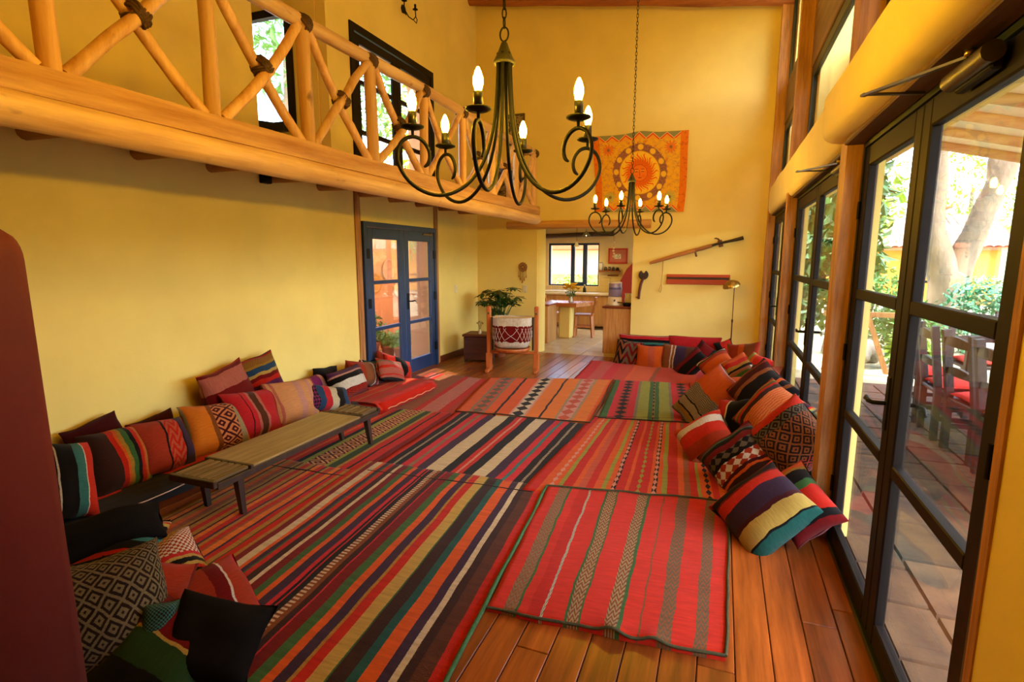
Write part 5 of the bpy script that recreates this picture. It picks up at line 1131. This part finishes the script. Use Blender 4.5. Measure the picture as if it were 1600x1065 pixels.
for i, (x_, y, rx, h, mt, lab) in enumerate([(4.3, 11.6, .7, .75, L3, 'blue-green shrub in front of the forked tree'), (5.95, 11.8, .75, .85, L3, 'wide blue-green shrub right of the forked tree'), (3.05, 11.0, .5, .55, L2, 'low green shrub left of the forked tree'), (2.9, 13.2, .6, .9, L2, 'green shrub at the patio edge left of the trunk'), (7.75, 12.8, .8, 1.0, L2, 'tall green shrub at the right end of the garden bed'), (2.7, 9.4, .3, .35, L1, 'small yellow-green shrub beyond the middle doors'), (1.75, 13.8, .5, 1.0, L4, 'dark shrub close to the far end of the house')]):
    k = empty('garden_shrub', (x_, y, -.05)); tag(k, lab, 'shrub'); MB().leaves((0, 0, h*.9), (rx, rx*.7, h), 1300, .14, .1, 90+i).build('foliage', mt, k, fix=False)
    m = MB()
    for q in range(5): m.tube([(0, 0, 0), (rx*.4*math.cos(q*1.3), rx*.3*math.sin(q*1.3), h)], .02, 5)
    m.build('stems', BARK, k)
k = empty('flower_shrub', (2.35, 12.2, -.05)); tag(k, 'shrub with red flowers seen through the middle doors', 'shrub'); MB().leaves((0, 0, 1.0), (.4, .4, .6), 700, .12, .1, 7).build('foliage', L1, k, fix=False); MB().leaves((0, -.1, 1.15), (.38, .38, .4), 130, .1, .1, 8, .8).build('blossoms', plain('red_blossom', 'b83a44', .6), k, fix=False); MB().tube([(0, 0, 0), (0, 0, 1)], .03, 6).build('stem', BARK, k)
# yellow neighbouring house
hs_ = empty('neighbour_house', (5.4, 24, -.05)); tag(hs_, 'yellow house with a pale tiled roof and small chimney behind the trees', 'house')
MB().box(-2.8, 0, 0, 3.75, 3.5, 2.0).build('wall', plain('house_yellow', 'e0a040', .9, var=.08), hs_); MB().box(.6, -.02, .78, 2.5, 0, .86).build('window_slot', STEEL, hs_); MB().box(3.1, -.1, .75, 3.3, 0, .98).build('lamp_box', plain('white_box', 'd8d0c0', .6), hs_)
MB().prism([(-.5, 1.95), (2.0, 3.15), (4.5, 1.95), (4.5, 2.05), (2.0, 3.27), (-.5, 2.05)], 0, -3.2, 4.15).build('roof_deck', TERRA, hs_)
rm = plain('pale_roof_tile', 'cfa98c', .85, var=.15, scale=2); rt_me = MB()
for i in range(8):
    q0 = math.pi*i/8; q1 = math.pi*(i+1)/8
    rt_me.add([(.12*math.cos(q0), 0, .06*math.sin(q0)), (.12*math.cos(q1), 0, .06*math.sin(q1)), (.105*math.cos(q1), .62, .055*math.sin(q1)), (.105*math.cos(q0), .62, .055*math.sin(q0))], [(0, 1, 2, 3)], True)
rme = rt_me.mesh('roof_tile', rm)
for r_ in range(5):
    for c in range(29):
        o = link('roof_tile', rme, hs_, (-3.05+c*.25, -.5+r_*.5, 2.07+r_*.24)); o.rotation_euler = (math.atan(.48), 0, 0)
MB().bbox(1.9, 1.6, 2.6, 2.5, 2.1, 3.55, .01).build('chimney', SALMON, hs_); MB().bbox(1.75, 1.45, 3.55, 2.65, 2.25, 3.63, .01).build('chimney_cap', TERRA, hs_)
# stones and trestle in the garden
for i, (x_, y, r_, lab) in enumerate([(2.0, 9.6, .28, 'large pale boulder beyond the patio edge'), (2.3, 10.0, .2, 'smaller grey boulder beside the large one')]):
    bm = bmesh.new(); bmesh.ops.create_icosphere(bm, subdivisions=3, radius=r_)
    for v in bm.verts: v.co += noise.noise_vector(v.co*4+Vector((i*5, 0, 0)))*r_*.35; v.co.z *= .75
    me = bpy.data.meshes.new('boulder'); bm.to_mesh(me); bm.free(); me.materials.append(plain('boulder_stone', 'a8a08c', .9, var=.2, bump=.6, bscale=14))
    tag(link('boulder', me, None, (x_, y, r_*.6)), lab, 'boulder')
k = empty('timber_trestle', (1.75, 9.0, -.04)); tag(k, 'pale timber trestle outside the middle doors', 'trestle')
MB().bar((-.3, 0, .85), (.6, 0, .85), .07, .07).build('beam', POSTW, k)
for s_ in (-1, 1): MB().bar((.15+s_*.1, 0, .85), (.15+s_*.4, 0, 0), .06, .06).build('leg', POSTW, k)
# trees outside the upper left openings
for i, (loc, tr, cr, mt, lab) in enumerate([((-9.0, 9.6, -.05), [([(0, 0, 0), (.1, 0, 3), (.0, .2, 6)], .16, .1)], [((0, 0, 6.6), (1.6, 1.6, 1.5), 1100), ((1.3, 1.2, 5.2), (.9, .9, .8), 300)], L2, 'tree with feathery leaves outside the passage window'),
        ((-8.2, 14.2, -.05), [([(0, 0, 0), (.1, 0, 3), (.0, .2, 5)], .14, .06)], [((0, 0, 5.2), (1.5, 1.8, 1.3), 1100), ((.6, -.8, 4.0), (1.0, 1.2, .9), 500)], LEAF('yellow_green_leaf', 'b0c030'), 'yellow-green tree outside the upper door')]):
    tree('courtyard_tree', lab, loc, tr, cr, mt, .22, 130+i*9)
# slopes added all around the garden to block the lowest sky
m = MB(); N = 96; rows_ = [(34, -.1), (42, 1.2), (52, 3.0), (62, 4.6), (72, 5.6), (80, 6.0)]
for i in range(N):
    a = 2*math.pi*i/N; g = 1+.22*noise.noise(Vector((math.cos(a)*2.1, math.sin(a)*2.1, 3)))+.1*noise.noise(Vector((math.cos(a)*6, math.sin(a)*6, 1)))
    for j, (rr, hh) in enumerate(rows_): m.v.append((rr*math.cos(a), 5+rr*math.sin(a), hh*g if j else hh))
for i in range(N):
    for j in range(5): n2 = (i+1) % N; m.f.append((i*6+j, n2*6+j, n2*6+j+1, i*6+j+1)); m.sm.append(True)
struct(m.build('sky_block_slope', plain('hill_scrub', '86965a', .95, var=.35, scale=.25), fix=False), 'green slope added around the garden to block the low sky', 'hill')
# unseen shrubs added opposite the glazed doors to cut low sky light
for i in range(8):
    k = empty('sky_block_shrub', (9.6+.4*math.sin(i*2.1), -11+i*3.3, -.05)); tag(k, 'tall dense shrub added opposite the glazed doors to block low sky light', 'shrub', 'added sky-blocking shrubs out of view')
    MB().leaves((0, 0, 1.3), (1.25, 1.3, 1.4), 1100, .3, .1, 210+i).build('foliage', L4, k, fix=False); MB().tube([(0, 0, 0), (0, 0, 1.2)], .06, 6).build('stem', BARK, k)
tree('added_shade_tree', 'leafy tree added out of view to shade the far upper window', (5.6, 8.8, -.05), [([(0, 0, 0), (-.2, 0, 2.5), (-1.2, -.4, 5)], .2, .1)], [((-1.5, -.8, 5.9), (1.9, 2.4, 1.7), 1800)], L4, .45, 300)  # unseen tree added to keep sky light off the back wall
